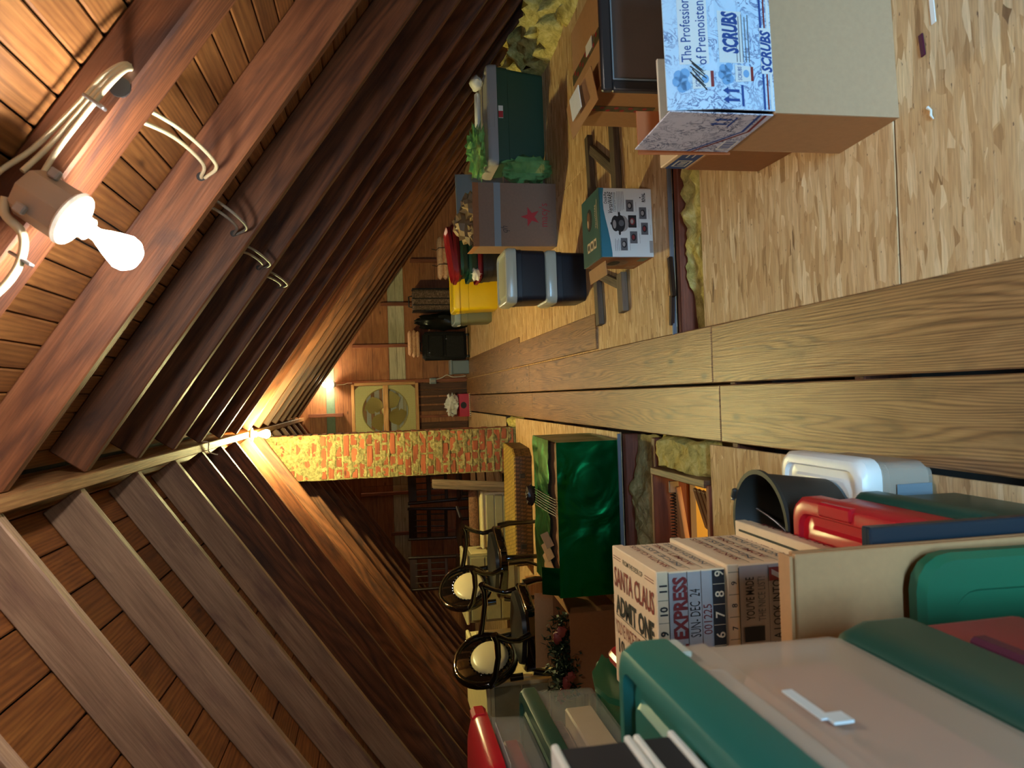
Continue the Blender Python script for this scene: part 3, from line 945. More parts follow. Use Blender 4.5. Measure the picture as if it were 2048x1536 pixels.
for z0, hh, lab in ((1.100, .046, 'flat black box with white edges lying on the teal bin lid'), (1.148, .086, 'deeper black box with white edges on top of a flatter one')):
    t = thing('file_box', lab, 'box', (-.509, .56, z0))
    MB().box((0, 0, hh / 2), (.29, .38, hh - .012), .003).build('body', 'ink', t)
    mb = MB()
    for zz in (.004, hh - .004):
        mb.box((0, 0, zz), (.298, .388, .008), .002)
    mb.build('edge_band', 'paper', t)

# leaning lids, doors and flattened carton beside the aisle
def lid_panel(w, h, mat):
    mb = MB()
    rg = [rrect(w - .02, h - .02, .05, -.02), rrect(w, h, .06, -.02), rrect(w, h, .06, 0), rrect(w - .02, h - .02, .055, .012), rrect(w - .12, h - .12, .04, .012), rrect(w - .13, h - .13, .04, .004), rrect(w - .20, h - .20, .035, .004)]
    return mb.loft(rg, True, True)
t = thing('tote_lid', 'green rounded lid standing on edge against a flattened cardboard box', 'lid')
lid_panel(.46, .55, 'green_p').build('lid', 'green_p', t, 35, FR((-.515, 1.075, .262), (1, 0, 0), (0, .06, 1)))
t = thing('flattened_box', 'flattened tan cardboard box standing upright between green lid and blue door', 'box', (-.52, 1.14, 0))
MB().box((0, 0, .363), (.48, .012, .726), .002).build('front_panel', 'card', t)
MB().box((0, .02, .36), (.478, .012, .72), .002).build('back_panel', 'card', t)
MB().box((-.006, .004, .738), (.49, .036, .006), .001, TR(0, 0, 0)).build('flap', 'card', t)
t = thing('painted_door', 'dark blue raised-panel cabinet door standing beside the flattened cardboard', 'door', (-.435, 1.195, 0))
DW, DH = .36, .555
MB().box((0, 0, DH / 2), (DW, .016, DH), .002).build('door_slab', 'blue_door', t)
for c, d in (((-DW / 2 + .03, -.011, DH / 2), (.06, .012, DH)), ((DW / 2 - .03, -.011, DH / 2), (.06, .012, DH)), ((0, -.011, .03), (DW - .12, .012, .06)), ((0, -.011, DH - .03), (DW - .12, .012, .06))):
    MB().box(c, d, .003).build('frame_rail' if d[0] > d[2] else 'frame_stile', 'blue_door', t)
MB().loft([rrect(DW - .14, DH - .14, .004, 0), rrect(DW - .14, DH - .14, .004, .004), rrect(DW - .20, DH - .20, .004, .012)], True, True, FR((0, -.006, DH / 2), (1, 0, 0), (0, 0, 1))).build('raised_panel', 'blue_door', t)
tag(MB().box((-.40, 1.170, .165), (.22, .010, .33), .002).build('wood_board', 'brown_wood'), 'short grey-brown board leaning on the blue cabinet door', 'board')

# green and red totes carrying the ticket boxes
tote('storage_tote', 'dark green low tote lying under the bright red lid', 'tote', -.70, -.268, 1.245, 1.655, 0, .235, 'dgreen_p', 'dgreen_p', .95, .03, latch=False, inset=.05)
t = tote('storage_tote', 'shallow bright red tote with a latch, under the ticket boxes', 'tote', -.705, -.272, 1.255, 1.665, .268, .112, 'red_p', 'red_p', .97, .036, latch=False, inset=.06)
MB().box((.205, .03, .128), (.032, .12, .05), .005).build('latch', 'red_p', t)

def ticket_face(mb, T, w, h, lines):
    for txt, x, y, hh, ww, bold, mi in lines:
        mb.text(T, txt, x * w, y * h, hh * h, ww * w if ww else None, bold, 0, mi, .0012)
def gift_box(label, x0, x1, y0, y1, z0, h, front, top, side, lid_h=.028):
    w, d = x1 - x0, y1 - y0
    t = thing('gift_box', label, 'box', ((x0 + x1) / 2, (y0 + y1) / 2, z0), 0, 'nested ticket-print gift boxes')
    MB().box((0, 0, (h - .004) / 2), (w, d, h - .004), .002).build('body', 'ticket', t)
    MB().box((0, 0, h - lid_h / 2), (w + .006, d + .006, lid_h), .002).build('lid', 'ticket', t)
    mb = MB()
    Tf = FR((-w / 2, -d / 2 - .0008, 0), (1, 0, 0), (0, 0, 1))
    Tt = FR((w / 2, d / 2, h + .0004), (0, -1, 0), (1, 0, 0)) @ Matrix.Identity(4)
    Ts = FR((w / 2 + .0008, -d / 2, 0), (0, 1, 0), (0, 0, 1))
    mb.quad(Tf, .003, .003, w - .003, h - lid_h - .001, 4, .0003)
    for k in front:
        getattr(mb, k[0])(*((Tf if k[0] != 'text' else Tf,) + k[1:]))
    for k in top:
        getattr(mb, k[0])(*((Tt,) + k[1:]))
    for k in side:
        getattr(mb, k[0])(*((Ts,) + k[1:]))
    mb.build('printing', ['ink', 'ink_maroon', 'ticket', 'ink_grey', 'ticket_b'], t)
    return t
Z1, Z2 = .0036, .0042
# topmost box: w .34, d .30, h .162
W1, D1, H1 = .34, .30, .162
fr = [('quad', .0, H1 - .028, W1, H1 - .026, 0, Z1)]
for i, n in enumerate(('11', '10', '9', '8', '7', '6')):
    fr.append(('text', n, W1 - .034 - .049 * i, H1 - .0145, .017, None, .03, 0, 0, Z2))
    fr.append(('quad', W1 - .060 - .049 * i, H1 - .025, W1 - .059 - .049 * i, H1 - .002, 0, Z2))
fr += [('text', 'THE EXPRESS', W1 - .118, H1 * .675, .030, .215, .04, 0, 1, Z2), ('quad', 0, H1 * .56, W1, H1 * .567, 0, Z1),
       ('text', 'SUN- DEC  24', W1 - .092, H1 * .465, .024, .105, 0, 0, 0, Z2), ('quad', 0, H1 * .36, W1, H1 * .366, 0, Z1),
       ('text', '001225', W1 - .108, H1 * .285, .020, .066, 0, 0, 1, Z2), ('quad', .002, .004, W1 - .002, H1 * .20, 0, Z1)]
for i, n in enumerate('9876543'):
    fr.append(('text', n, W1 - .010 - .045 * i, H1 * .105, .021, None, .01, 0, 2, Z2))
    fr.append(('quad', W1 - .033 - .045 * i, .004, W1 - .032 - .045 * i, H1 * .2, 2, Z2))
# the top prints run from back to front; x of this frame goes towards the camera, y towards the aisle
tp = [('text', 'FROM THE DESK OF', D1 * .5, -.022, .012, D1 * .46, .01, 0, 0, .001),
      ('quad', D1 * .03, -.020, D1 * .22, -.018, 1, .001), ('quad', D1 * .03, -.026, D1 * .22, -.024, 1, .001), ('quad', D1 * .78, -.020, D1 * .97, -.018, 1, .001), ('quad', D1 * .78, -.026, D1 * .97, -.024, 1, .001),
      ('text', 'SANTA CLAUS', D1 * .5, -.070, .048, D1 * .92, .02, 0, 1, .001), ('text', 'ADMIT ONE', D1 * .5, -.138, .046, D1 * .88, .035, 0, 0, .001), ('quad', D1 * .06, -.167, D1 * .94, -.165, 0, .001),
      ('text', "YOU'VE MADE THE NICE LIST!", D1 * .5, -.195, .034, D1 * .93, .0, 0, 1, .001), ('text', '10 - 10 - 10', D1 * .5, -.240, .034, D1 * .8, .02, 0, 0, .001)]
def side_lines(d, h, n=4):
    out = []
    for k in range(n):
        y = h * (.12 + .74 * k / n)
        out.append(('text', ('NORTH POLE', 'ADMIT ONE', 'NICE LIST', 'SANTA CLAUS')[k % 4], d * .5, y + h * .075, h * .085, d * .78, .01, 0, 1 if k % 2 else 3, .0036))
        out.append(('quad', d * .03, y - h * .012, d * .97, y - h * .004, 0, .0010))
    return out
gift_box('ticket-print gift box topmost of its stack, large red and black lettering', -.74, -.40, 1.55, 1.85, .650, H1, fr, tp, side_lines(D1, H1))
W2, D2, H2 = .365, .32, .185
fr2 = [('quad', 0, H2 - .028, W2, H2 - .026, 0, Z1)]
for i, n in enumerate('3456789'):
    fr2.append(('text', n, W2 * (.10 + .135 * i), H2 - .0145, .013, None, .01, 0, 0, Z2))
    fr2.append(('quad', W2 * (.165 + .135 * i), H2 - .025, W2 * (.168 + .135 * i), H2 - .002, 0, Z2))
fr2 += [('text', "YOU'VE MADE", W2 - .070, H2 * .72, .020, .095, .01, 0, 0, Z2), ('text', 'THE NICE LIST!', W2 - .072, H2 * .57, .018, .098, 0, 0, 3, Z2),
        ('quad', W2 - .165, H2 * .54, W2 - .132, H2 * .80, 0, Z1), ('quad', 0, H2 * .47, W2, H2 * .475, 0, Z1), ('text', 'TAKE A LOOK INTO', W2 - .125, H2 * .37, .020, .185, .01, 0, 0, Z2),
        ('poly', [(W2 - .034, H2 * .30), (W2 - .004, H2 * .30), (W2 - .004, H2 * .46), (W2 - .034, H2 * .46)], 1, Z1), ('poly', [(W2 - .030, H2 * .33), (W2 - .018, H2 * .33), (W2 - .008, H2 * .43), (W2 - .020, H2 * .43)], 4, Z2), ('text', "SANTA'S", W2 - .125, H2 * .16, .040, .19, .05, 0, 1, Z2)]
gift_box('ticket-print gift box in the middle of its stack', -.765, -.395, 1.545, 1.865, .464, H2, fr2, [('text', 'ADMIT ONE', D2 * .5, -.1, .05, D2 * .8, .02, 0, 0, .001)], side_lines(D2, H2, 4))
W3, D3, H3 = .44, .52, .044
gift_box('wide shallow ticket-print gift box at the bottom of its stack', -.80, -.36, 1.345, 1.865, .418, H3, [('quad', 0, H3 - .030, W3, H3 - .028, 0, Z1)],
         [('text', 'SANTA CLAUS', D3 * .40, -.05, .03, D3 * .6, .02, 0, 1, .001), ('text', 'SPECIAL EDITION', D3 * .4, -.095, .03, D3 * .6, .02, 0, 0, .001), ('quad', .02, -.125, D3 - .02, -.118, 0, .001), ('quad', .02, -.022, D3 - .02, -.016, 0, .001)],
         [('text', 'NORTH POLE', D3 * .5, .014, .014, D3 * .7, .01, 0, 1, .0035)], .03)

# white-lidded tote and black bucket
t = tote('storage_tote', 'low cloudy grey tote with a white lid on the strand board', 'tote', -.50, -.20, 1.685, 2.065, 0, .175, 'cloudy', 'white_plastic', .95, .035, latch=False, inset=.05)
MB().box((.0, -.1905, .06), (.18, .003, .10), .001).build('front_panel', 'greyblue_p', t)
t = thing('bucket', 'black rubber bucket with a wire handle on the white tote lid', 'bucket', (-.365, 1.83, .2125))
MB().lathe([(.105, 0), (.11, .004), (.135, .19), (.144, .192), (.144, .201), (.132, .201), (.104, .012)], 36).build('body', 'bucket', t, 40)
MB().tube([(.15 * math.cos(a), .02 + .03 * math.sin(a * 1), .205 - .11 * math.sin(a)) for a in [PI * k / 14 for k in range(15)]], .004, 8).build('handle', 'metal', t, 60, Matrix.Rotation(1.1, 4, 'Z'))
MB().box((.146, 0, .195), (.014, .03, .03), .004).box((-.146, 0, .195), (.014, .03, .03), .004).build('handle_lug', 'bucket', t, None, Matrix.Rotation(1.1, 4, 'Z'))

# ------------------------------------------------------------------ attic hatch with folding stair
hatch = struct('trim_1')
def bar(nm, p0, p1, w, t_, mat, parent, roll=0.0, bev=.003):
    p0, p1 = Vector(p0), Vector(p1)
    d = p1 - p0
    X = d.to_track_quat('X', 'Z').to_matrix().to_4x4()
    X.translation = (p0 + p1) / 2
    return board(nm, d.length, w, t_, mat, parent, X @ Matrix.Rotation(roll, 4, 'X'), bev)
bar('hatch_curb', (-.415, 3.02, -.03), (-.415, 3.66, -.03), .035, .10, 'brown_wood', hatch)
bar('hatch_curb', (-.97, 3.02, -.04), (-.97, 3.66, -.04), .035, .10, 'joist', hatch)
bar('hatch_curb', (-.96, 3.665, -.09), (-.42, 3.665, -.09), .03, .20, 'stud', hatch)
bar('hatch_curb', (-.96, 3.01, -.09), (-.42, 3.01, -.09), .03, .20, 'stud', hatch)
bar('hatch_lining', (-.44, 3.03, -.12), (-.44, 3.65, -.12), .012, .16, 'brown_wood', hatch)
bar('hatch_lining', (-.945, 3.03, -.12), (-.945, 3.65, -.12), .012, .16, 'pine', hatch)
stair = thing('folding_stair', 'folded attic stair with grooved wooden treads in the open hatch', 'stair', (-.69, 3.33, -.2))
bar('string', (.20, .25, .12), (-.22, .25, .06), .09, .025, 'pine', stair)
bar('string', (.20, -.24, .10), (-.22, -.24, .03), .09, .025, 'pine', stair)
for k in range(5):
    y = -.2 + .045 * k
    bar('tread_slat', (.215, y, .13 - .0 * k), (.02, y + .03, .06), .043, .018, 'brown_wood', stair, .05)
mb, pts = MB(), []
for i in range(26 * 10):
    a = 2 * PI * i / 10
    pts.append((-.23 + .40 * i / 260, .235 + .014 * math.cos(a), .14 + .014 * math.sin(a)))
MB().tube(pts, .0026, 5).build('spring', 'spring', stair, 60)
MB().box((.20, .22, .14), (.06, .012, .05), .003).build('hinge_plate', 'metal', stair)
hall = struct('wall_hall')
MB().box((-.68, 3.78, -1.0), (1.4, .02, 1.55)).build('hall_wall_panel', 'yellow_wall', hall)
MB().box((-1.39, 3.25, -1.0), (.02, 1.05, 1.55)).build('hall_wall_panel', 'yellow_wall', hall)
MB().box((.03, 3.25, -1.0), (.02, 1.05, 1.55)).build('hall_wall_panel', 'yellow_wall', hall)
MB().box((-.68, 2.72, -1.0), (1.4, .02, 1.55)).build('hall_wall_panel', 'yellow_wall', hall)
MB().box((-.68, 3.25, -1.79), (1.44, 1.1, .02)).build('hall_floor_panel', 'yellow_wall', hall)

# ------------------------------------------------------------------ big printed carton near the camera
t = thing('open_carton', 'large open carton with blue-scribbled flaps printed in blue letters', 'box', (.705, 1.76, 0), math.radians(2.5))
BW, BD, BH, FH = .66, .265, .362, .285
MB().box((BW / 2, .003, BH / 2), (BW, .006, BH), .001).build('front_panel', 'card_pale', t)
MB().box((BW / 2, BD - .003, BH / 2), (BW, .006, BH), .001).build('back_panel', 'card', t)
MB().box((.003, BD / 2, BH / 2), (.006, BD - .012, BH), .001).build('side_panel', 'card', t)
MB().box((BW - .003, BD / 2, BH / 2), (.006, BD - .012, BH), .001).build('side_panel', 'card', t)
MB().box((BW / 2, BD / 2, .004), (BW - .012, BD - .012, .006)).build('bottom_panel', 'card', t)
# front flap standing up, slightly bowed away at its crease
def sheet(p, x0, x1, th=.004):
    mb = MB()
    poly = [(a, b) for a, b in p]
    n = len(p)
    vs = [(x0, y, z) for y, z in p] + [(x1, y, z) for y, z in p] + [(x0, y + th, z) for y, z in p] + [(x1, y + th, z) for y, z in p]
    fs = []
    for i in range(n - 1):
        fs += [(i, n + i, n + i + 1, i + 1), (2 * n + i, 2 * n + i + 1, 3 * n + i + 1, 3 * n + i), (i, i + 1, 2 * n + i + 1, 2 * n + i), (n + i, 3 * n + i, 3 * n + i + 1, n + i + 1)]
    fs += [(0, 2 * n, 3 * n, n), (n - 1, 2 * n - 1, 4 * n - 1, 3 * n - 1)]
    return mb.add(vs, fs)
prof = [(-.002, BH), (-.003, BH + .155), (.02, BH + .285)]
fl = sheet(prof, .004, BW - .01).build('front_flap', 'scrib', t)
Fa = FR((0, -.0035, BH), (1, 0, 0), (0, .0, 1))
Fb = FR((0, -.0040, BH + .155), (1, 0, 0), (0, .023, .13))
mb = MB()
mb.quad(Fa, .006, .004, BW - .012, .012, 2, .0004).quad(Fa, .006, .016, BW - .012, .020, 1, .0004).quad(Fa, .006, .026, BW - .012, .0315, 0, .0004)
mb.quad(Fa, .10, .002, .222, .033, 2, .0006)
mb.text(Fa, 'SCRUBS', .160, .018, .027, .112, .04, .25, 0, .001)
mb.quad(Fa, .125, .082, .262, .148, 2, .0004)
mb.text(Fa, 'SCRUBS', .205, .116, .040, .110, .045, .15, 0, .0010)
for i in range(5):
    mb.quad(Fa, .128, .098 - .0085 * i, .255 - .006 * (i % 2), .100 - .0085 * i, 5, .0008)
for x in (.028, .052):
    mb.quad(Fa, x - .0035, .098, x + .0035, .128, 0, .0008).poly(Fa, [(x - .010, .128), (x + .010, .128), (x, .143)], 0, .0008)
mb.quad(Fa, .012, .086, .068, .092, 0, .0008)
def cup(T, x, y, k):
    mb.poly(T, [(x - .018 * k, y - .03 * k), (x + .018 * k, y - .03 * k), (x + .022 * k, y + .018 * k), (x - .022 * k, y + .018 * k)], 2, .0008)
    mb.quad(T, x - .018 * k, y - .03 * k, x + .018 * k, y - .023 * k, 1, .0011)
    for a, b in ((0, .038), (-.014, .033), (.014, .034), (-.004, .052), (.010, .048), (-.018, .042)):
        mb.disc(T, x + a * k, y + b * k, .012 * k, .011 * k, 3, 10, .0010)
    mb.text(T, 'SCRUBS', x, y + .006 * k, .010 * k, .034 * k, .01, 0, 0, .0012)
    mb.disc(T, x, y - .011 * k, .010 * k, .008 * k, 3, 12, .0011)
cup(Fa, .098, .088, 1.05)
cup(Fb, .082, .045, 1.15)
mb.quad(Fb, .122, .020, .415, .096, 2, .0004)
mb.text(Fb, 'The Professional Choice', .265, .078, .026, .275, .005, 0, 0, .001)
mb.text(Fb, 'of Premoistened Wipes', .262, .040, .026, .285, .005, 0, 0, .001)
for i in range(6):
    x0, y0, x1, y1 = .052 + .010 * i, .030 + .004 * (i % 3), .092 + .008 * i, .066 + .005 * (i % 2)
    mb.add([(x0, y0, .0016), (x0 + .002, y0 - .002, .0016), (x1 + .002, y1 - .002, .0016), (x1, y1, .0016)], [(0, 1, 2, 3)], Fb, 6)
    mb.add([(x0 + .006, y1 - .002 * i, .0017), (x0 + .008, y1 - .003 - .002 * i, .0017), (x1 - .01, y0 - .001, .0017), (x1 - .012, y0 + .001, .0017)], [(0, 1, 2, 3)], Fb, 6)
mb.build('printing', ['ink_blue', 'ink_maroon', 'white_card', 'ink_cyan', 'scrib', 'ink_grey', 'ink'], t)
# side flap and inner flap
sf = MB().box((-.002, BD * .52, BH + FH / 2), (.004, BD * .98, FH), .001).build('side_flap', 'scrib2', t)
Fs = FR((-.0045, BD, BH), (0, -1, 0), (0, 0, 1))
mb = MB()
mb.add([(.0, .11, .0004), (.15, .012, .0004), (.258, .018, .0004), (.258, .026, .0004), (.15, .020, .0004), (.0, .118, .0004)], [(0, 1, 4, 5), (1, 2, 3, 4)], Fs, 1)
mb.add([(.0, .125, .0004), (.15, .028, .0004), (.258, .034, .0004), (.258, .042, .0004), (.15, .036, .0004), (.0, .133, .0004)], [(0, 1, 4, 5), (1, 2, 3, 4)], Fs, 0)
mb.quad(Fs, .02, .008, .085, .05, 3, .0004)
for i in range(9):
    mb.quad(Fs, .024 + .0065 * i, .013, .027 + .0065 * i + .001 * (i % 3), .045, 0, .0006)
for x in (.195, .222):
    mb.quad(Fs, x - .004, .10, x + .004, .132, 0, .0006).poly(Fs, [(x - .011, .132), (x + .011, .132), (x, .148)], 0, .0006)
mb.quad(Fs, .178, .088, .238, .094, 0, .0006)
mb.build('side_printing', ['ink_blue', 'ink_maroon', 'white_card', 'paper'], t)
MB().box((.06, BD - .002, BH + .14), (.13, .004, .28), .001, TR(0, 0, 0, 0, -.06)).build('back_flap', 'orange_card', t)
tag(MB().box((0, 0, 0), (.20, .012, .26), .002).build('paper_stack', 'paper', None, None, TR(.845, 1.985, BH + .09, .05, -.12)), 'white papers standing up in the open printed carton', 'paper')
tag(MB().box((0, 0, 0), (.28, .05, .24), .02).build('folded_garment', 'navy_cloth', None, 40, TR(.88, 1.90, BH + .06, .02)), 'dark navy folded garment stuffed into the open printed carton', 'garment')
tag(MB().box((0, 0, 0), (.30, .14, .27), .004).build('inner_parcel', 'card_dark', None, None, TR(.90, 1.87, .15)), 'brown parcel deep inside the open printed carton', 'box')

t = thing('shipping_box', 'tan shipping box with a dark blue printed band behind the open carton', 'box', (.775, 2.06, 0), math.radians(-1))
SW, SD, SH = .46, .44, .285
MB().box((SW / 2, SD / 2, SH / 2), (SW, SD, SH), .003).build('body', 'card_dark', t)
MB().box((.10, SD * .52, SH + .050), (.20, SD * .9, .10), .003).build('inner_carton', 'ticket', t)
Fl = FR((-.0015, SD * .96, SH), (0, -1, 0), (0, 0, 1))
mb = MB().quad(Fl, .0, .012, SD * .86, .085, 0)
mb.quad(Fl, .03, .022, .10, .075, 1, .001).quad(Fl, .037, .029, .093, .068, 0, .0014)
for i in range(3):
    mb.quad(Fl, .048 + .015 * i, .036, .056 + .015 * i, .060, 1, .0016)
mb.quad(Fl, .13, .058, .29, .064, 1, .001).quad(Fl, .13, .038, .25, .043, 1, .001)
mb.build('printing', ['ink_blue', 'white_card'], t)

t = thing('framed_panel', 'dark framed dull-brown panel standing behind the open printed carton', 'picture frame', (1.08, 2.545, 0), math.radians(1), None, -.03)
PW, PH = .66, .565
for nm, c, d in (('frame_rail', (PW / 2, 0, PH - .019), (PW, .03, .038)), ('frame_rail', (PW / 2, 0, .019), (PW, .03, .038)), ('frame_stile', (.019, 0, PH / 2), (.038, .03, PH - .077)), ('frame_stile', (PW - .019, 0, PH / 2), (.038, .03, PH - .077))):
    MB().box(c, d, .006).build(nm, 'frame_black', t, 40)
MB().box((PW / 2, .004, PH / 2), (PW - .07, .012, PH - .07)).build('panel', 'frame_glass', t)
mb = MB()
for c, d in (((PW / 2, -.010, PH - .042), (PW - .08, .006, .005)), ((.042, -.010, PH / 2), (.005, .006, PH - .08))):
    mb.box(c, d, .001)
mb.build('bead', 'greyblue_p', t)

t = thing('cardboard_box', 'tan cardboard box sealed with holly tape, paper sheet under its flap', 'box', (1.30, 3.00, 0), math.radians(4))
HW, HD, HH = .46, .42, .42
MB().box((HW / 2, HD / 2, HH / 2), (HW, HD, HH), .003).build('body', 'card', t)
MB().box((.075, HD / 2, HH + .025), (.15, HD - .01, .004), .001, None).build('flap', 'card', t, None, Matrix.Translation((0, 0, 0)) @ Matrix.Rotation(-.16, 4, 'Y') @ Matrix.Translation((0, 0, .0)))
mb = MB().box((-.0012, HD * .55, HH * .62), (.002, .05, HH * .74)).box((HW * .48, HD / 2, HH + .002), (.05, HD, .003))
mb.build('holly_tape', 'holly', t)
mb = MB()
for k in range(9):
    mb.disc(FR((-.003, HD * .55 + .012 * (-1) ** k, HH * (.28 + .08 * k)), (0, -1, 0), (0, 0, 1)), 0, 0, .011, .011, 0, 10)
    mb.disc(FR((HW * .48 + .012 * (-1) ** k, HD * (.08 + .1 * k), HH + .0045), (1, 0, 0), (0, 1, 0)), 0, 0, .011, .011, 0, 10)
mb.build('holly_berry_print', 'holly_red', t)
MB().box((.055, HD * .50, HH + .052), (.10, .15, .003)).build('paper_sheet', 'paper', t, None, Matrix.Rotation(-.10, 4, 'Y') @ Matrix.Translation((0, 0, .004)))
MB().box((.235, HD * .32, HH + .006), (.05, .09, .003)).build('address_label', 'paper', t)

# ------------------------------------------------------------------ slow-cooker carton
t = thing('appliance_box', 'teal and white slow-cooker carton with cooking pictures on its front', 'box', (.668, 3.55, 0), math.radians(1.6))
KW, KD, KH = .348, .30, .272
MB().box((KW / 2, KD / 2, KH / 2), (KW, KD, KH), .003).build('body', 'white_card', t)
MB().box((KW / 2, KD / 2 - .002, KH + .004), (KW + .004, KD + .004, .007), .002).build('lid_panel', 'teal_dark', t)
MB().box((-.03, KD * .45, KH - .012), (.07, KD * .95, .004), .001).build('flap', 'card', t, None, TR(0, 0, .0, 0, 0, -.10))
Fk = FR((0, -.001, 0), (1, 0, 0), (0, 0, 1))
mb = MB()
wave = [(0, .80), (.06, .80), (.14, .812), (.25, .83), (.4, .865), (.55, .905), (.68, .935), (.8, .945), (.9, .94), (1, .925)]
mb.add([(u * KW, v * KH, .0004) for u, v in wave] + [(u * KW, KH, .0004) for u, v in wave], [(i, i + 1, len(wave) + i + 1, len(wave) + i) for i in range(len(wave) - 1)], Fk, 0)
mb.build('teal_band', ['teal_card', 'ink', 'ink_grey', 'grey_p', 'ink_maroon'], t)
mb = MB()
def pu(y): return (1175 - y) / 1025 * KW
def pv(x): return (1 - (x - 575) / 745) * KH
mb.text(Fk, 'Crock-Pot', pu(300), pv(652), .016, .060, .02, .2, 1, .0008)
mb.text(Fk, 'VersaWARE', pu(367), pv(718), .024, .108, .012, .2, 1, .0008)
mb.quad(Fk, pu(505), pv(768), pu(215), pv(762), 0, .0008)
mb.text(Fk, '5 QUART SLOW COOKER', pu(360), pv(786), .009, .098, .0, 0, 1, .0008)
for i in range(5):
    mb.quad(Fk, pu(520 - 12 * i), pv(824 + 22 * i), pu(200), pv(819 + 22 * i), 2, .0008)
mb.text(Fk, 'RIVAL', pu(288), pv(1198), .016, .046, .03, 0, 1, .0008)
mb.quad(Fk, pu(355), pv(1226), pu(225), pv(1222), 1, .0008)
mb.disc(Fk, pu(290), pv(1152), .003, .004, 1, 8, .0008)
mb.build('printed_lettering', ['teal_card', 'ink', 'ink_grey', 'grey_p', 'ink_maroon'], t)
mb = MB()
# the cooker itself
cx, cy = pu(680), pv(835)
mb.disc(Fk, cx, cy - .020, .040, .030, 3, 24, .0008).disc(Fk, cx, cy - .006, .043, .026, 1, 24, .0010).disc(Fk, cx, cy + .018, .040, .022, 1, 24, .0012)
mb.disc(Fk, cx - .004, cy + .024, .022, .009, 3, 18, .0014).disc(Fk, cx, cy + .041, .007, .004, 1, 10, .0014).disc(Fk, cx + .002, cy - .012, .016, .014, 2, 16, .0014)
mb.disc(Fk, cx - .048, cy - .002, .011, .006, 1, 12, .0009).disc(Fk, cx + .048, cy - .002, .011, .006, 1, 12, .0009)
for i in range(4):
    mb.quad(Fk, pu(1085), pv(775 + 24 * i), pu(905 + 20 * (i % 2)), pv(770 + 24 * i), 2, .0008)
mb.build('cooker_picture', ['teal_card', 'ink', 'ink_grey', 'grey_p', 'ink_maroon'], t)
mb = MB()
for (x0, x1, y0, y1, k) in ((850, 945, 895, 1080, 0), (985, 1090, 795, 975, 1), (968, 1085, 555, 740, 2), (945, 1052, 325, 500, 0), (1150, 1250, 665, 845, 1), (1130, 1235, 435, 610, 0)):
    mb.quad(Fk, pu(y1), pv(x1), pu(y0), pv(x0), 2 if k < 2 else 1, .0006)
    ux, vy = (pu(y0) + pu(y1)) / 2, (pv(x0) + pv(x1)) / 2
    mb.disc(Fk, ux, vy, .018, .013, 1 if k < 2 else 4, 16, .0009).disc(Fk, ux, vy + .002, .012, .008, 4 if k == 1 else 3, 14, .0011)
    mb.quad(Fk, pu(y1), pv(x1 + 38), pu(y0 + 30), pv(x1 + 34), 3, .0006)
mb.quad(Fk, pu(1115), pv(1310), pu(935), pv(1262), 3, .0006)
mb.build('printing', ['teal_card', 'ink', 'ink_grey', 'grey_p', 'ink_maroon'], t)
Fk2 = FR((0, -.001, KH + .0082), (1, 0, 0), (0, 1, 0))
mb = MB().disc(Fk2, .225, .165, .058, .046, 0, 22, .0002).disc(Fk2, .225, .180, .046, .026, 1, 20, .0004).disc(Fk2, .21, .190, .02, .010, 2, 14, .0006)
for i in range(3):
    mb.quad(Fk2, .06, .06 + .055 * i, .11, .105 + .055 * i, 2, .0002).disc(Fk2, .085, .082 + .055 * i, .016, .014, 0, 14, .0004)
mb.text(Fk2, 'VersaWARE', .22, .06, .022, .12, .0, .2, 2, .0003)
mb.quad(Fk2, .15, .03, .30, .036, 2, .0003)
mb.build('top_printing', ['ink', 'brown_wood', 'ticket'], t)
Fk3 = FR((-.001, KD, 0), (0, -1, 0), (0, 0, 1))
mb = MB().quad(Fk3, .002, .002, KD - .002, KH - .003, 0).disc(Fk3, .15, .15, .08, .06, 1, 22, .0004).disc(Fk3, .15, .165, .055, .03, 2, 18, .0006).quad(Fk3, .02, .02, .09, .07, 1, .0004).quad(Fk3, .2, .02, .28, .06, 3, .0004)
mb.build('side_printing', ['card_dark', 'brown_wood', 'ink', 'teal_dark'], t)

# dark timber frame lying on the floor around the carton
t = thing('timber_frame', 'dark ladder-like timber frame lying on the strand board under the slow-cooker carton', 'frame')
bar('rail', (.41, 4.43, .02), (1.62, 4.545, .02), .07, .035, 'grey_wood', t)
bar('rail', (.44, 3.985, .02), (.66, 4.0, .02), .085, .035, 'grey_wood', t)
bar('rail', (1.03, 4.02, .02), (1.66, 4.06, .02), .085, .035, 'grey_wood', t)
bar('crosspiece', (.60, 4.03, .018), (.72, 4.42, .018), .05, .03, 'grey_wood', t)
bar('crosspiece', (1.26, 4.06, .018), (1.52, 4.49, .018), .06, .03, 'grey_wood', t)
for p0, p1, lab in (((.30, 3.315, .016), (.44, 3.30, .016), 'short dark wood stick on the zinc edge nearer the floor planks'), ((.43, 3.275, .02), (.62, 3.30, .02), 'longer dark wood stick on the zinc edge below the slow-cooker carton')):
    tag(bar('wood_stick', p0, p1, .028, .02, 'dark_wood', None), lab, 'stick')

# small scraps on the near strand board
def fl(px):                                              # (x, y) straight on the floor
    return px
tag(MB().box((0, 0, .002), (.20, .016, .003), .001).build('plastic_strip', 'white_plastic', None, None, TR(.99, 1.63, 0, .07)), 'straight white strip lying on the strand board beside the carton', 'strip')
tag(MB().box((0, 0, .003), (.06, .016, .005), .002).build('wood_splinter', 'purple_p', None, None, TR(.855, 1.665, 0, .12)), 'short dark purple splinter on the strand board beside the white strip', 'splinter')
tag(MB().tube([(0, 0, .004), (.012, .004, .006), (.025, .001, .005), (.036, .008, .007)], [.002, .0035, .003, .005], 6).build('paper_curl', 'paper', None, 60, TR(.655, 1.635, 0, .2)), 'small curled white paper scrap on the strand board', 'scrap')

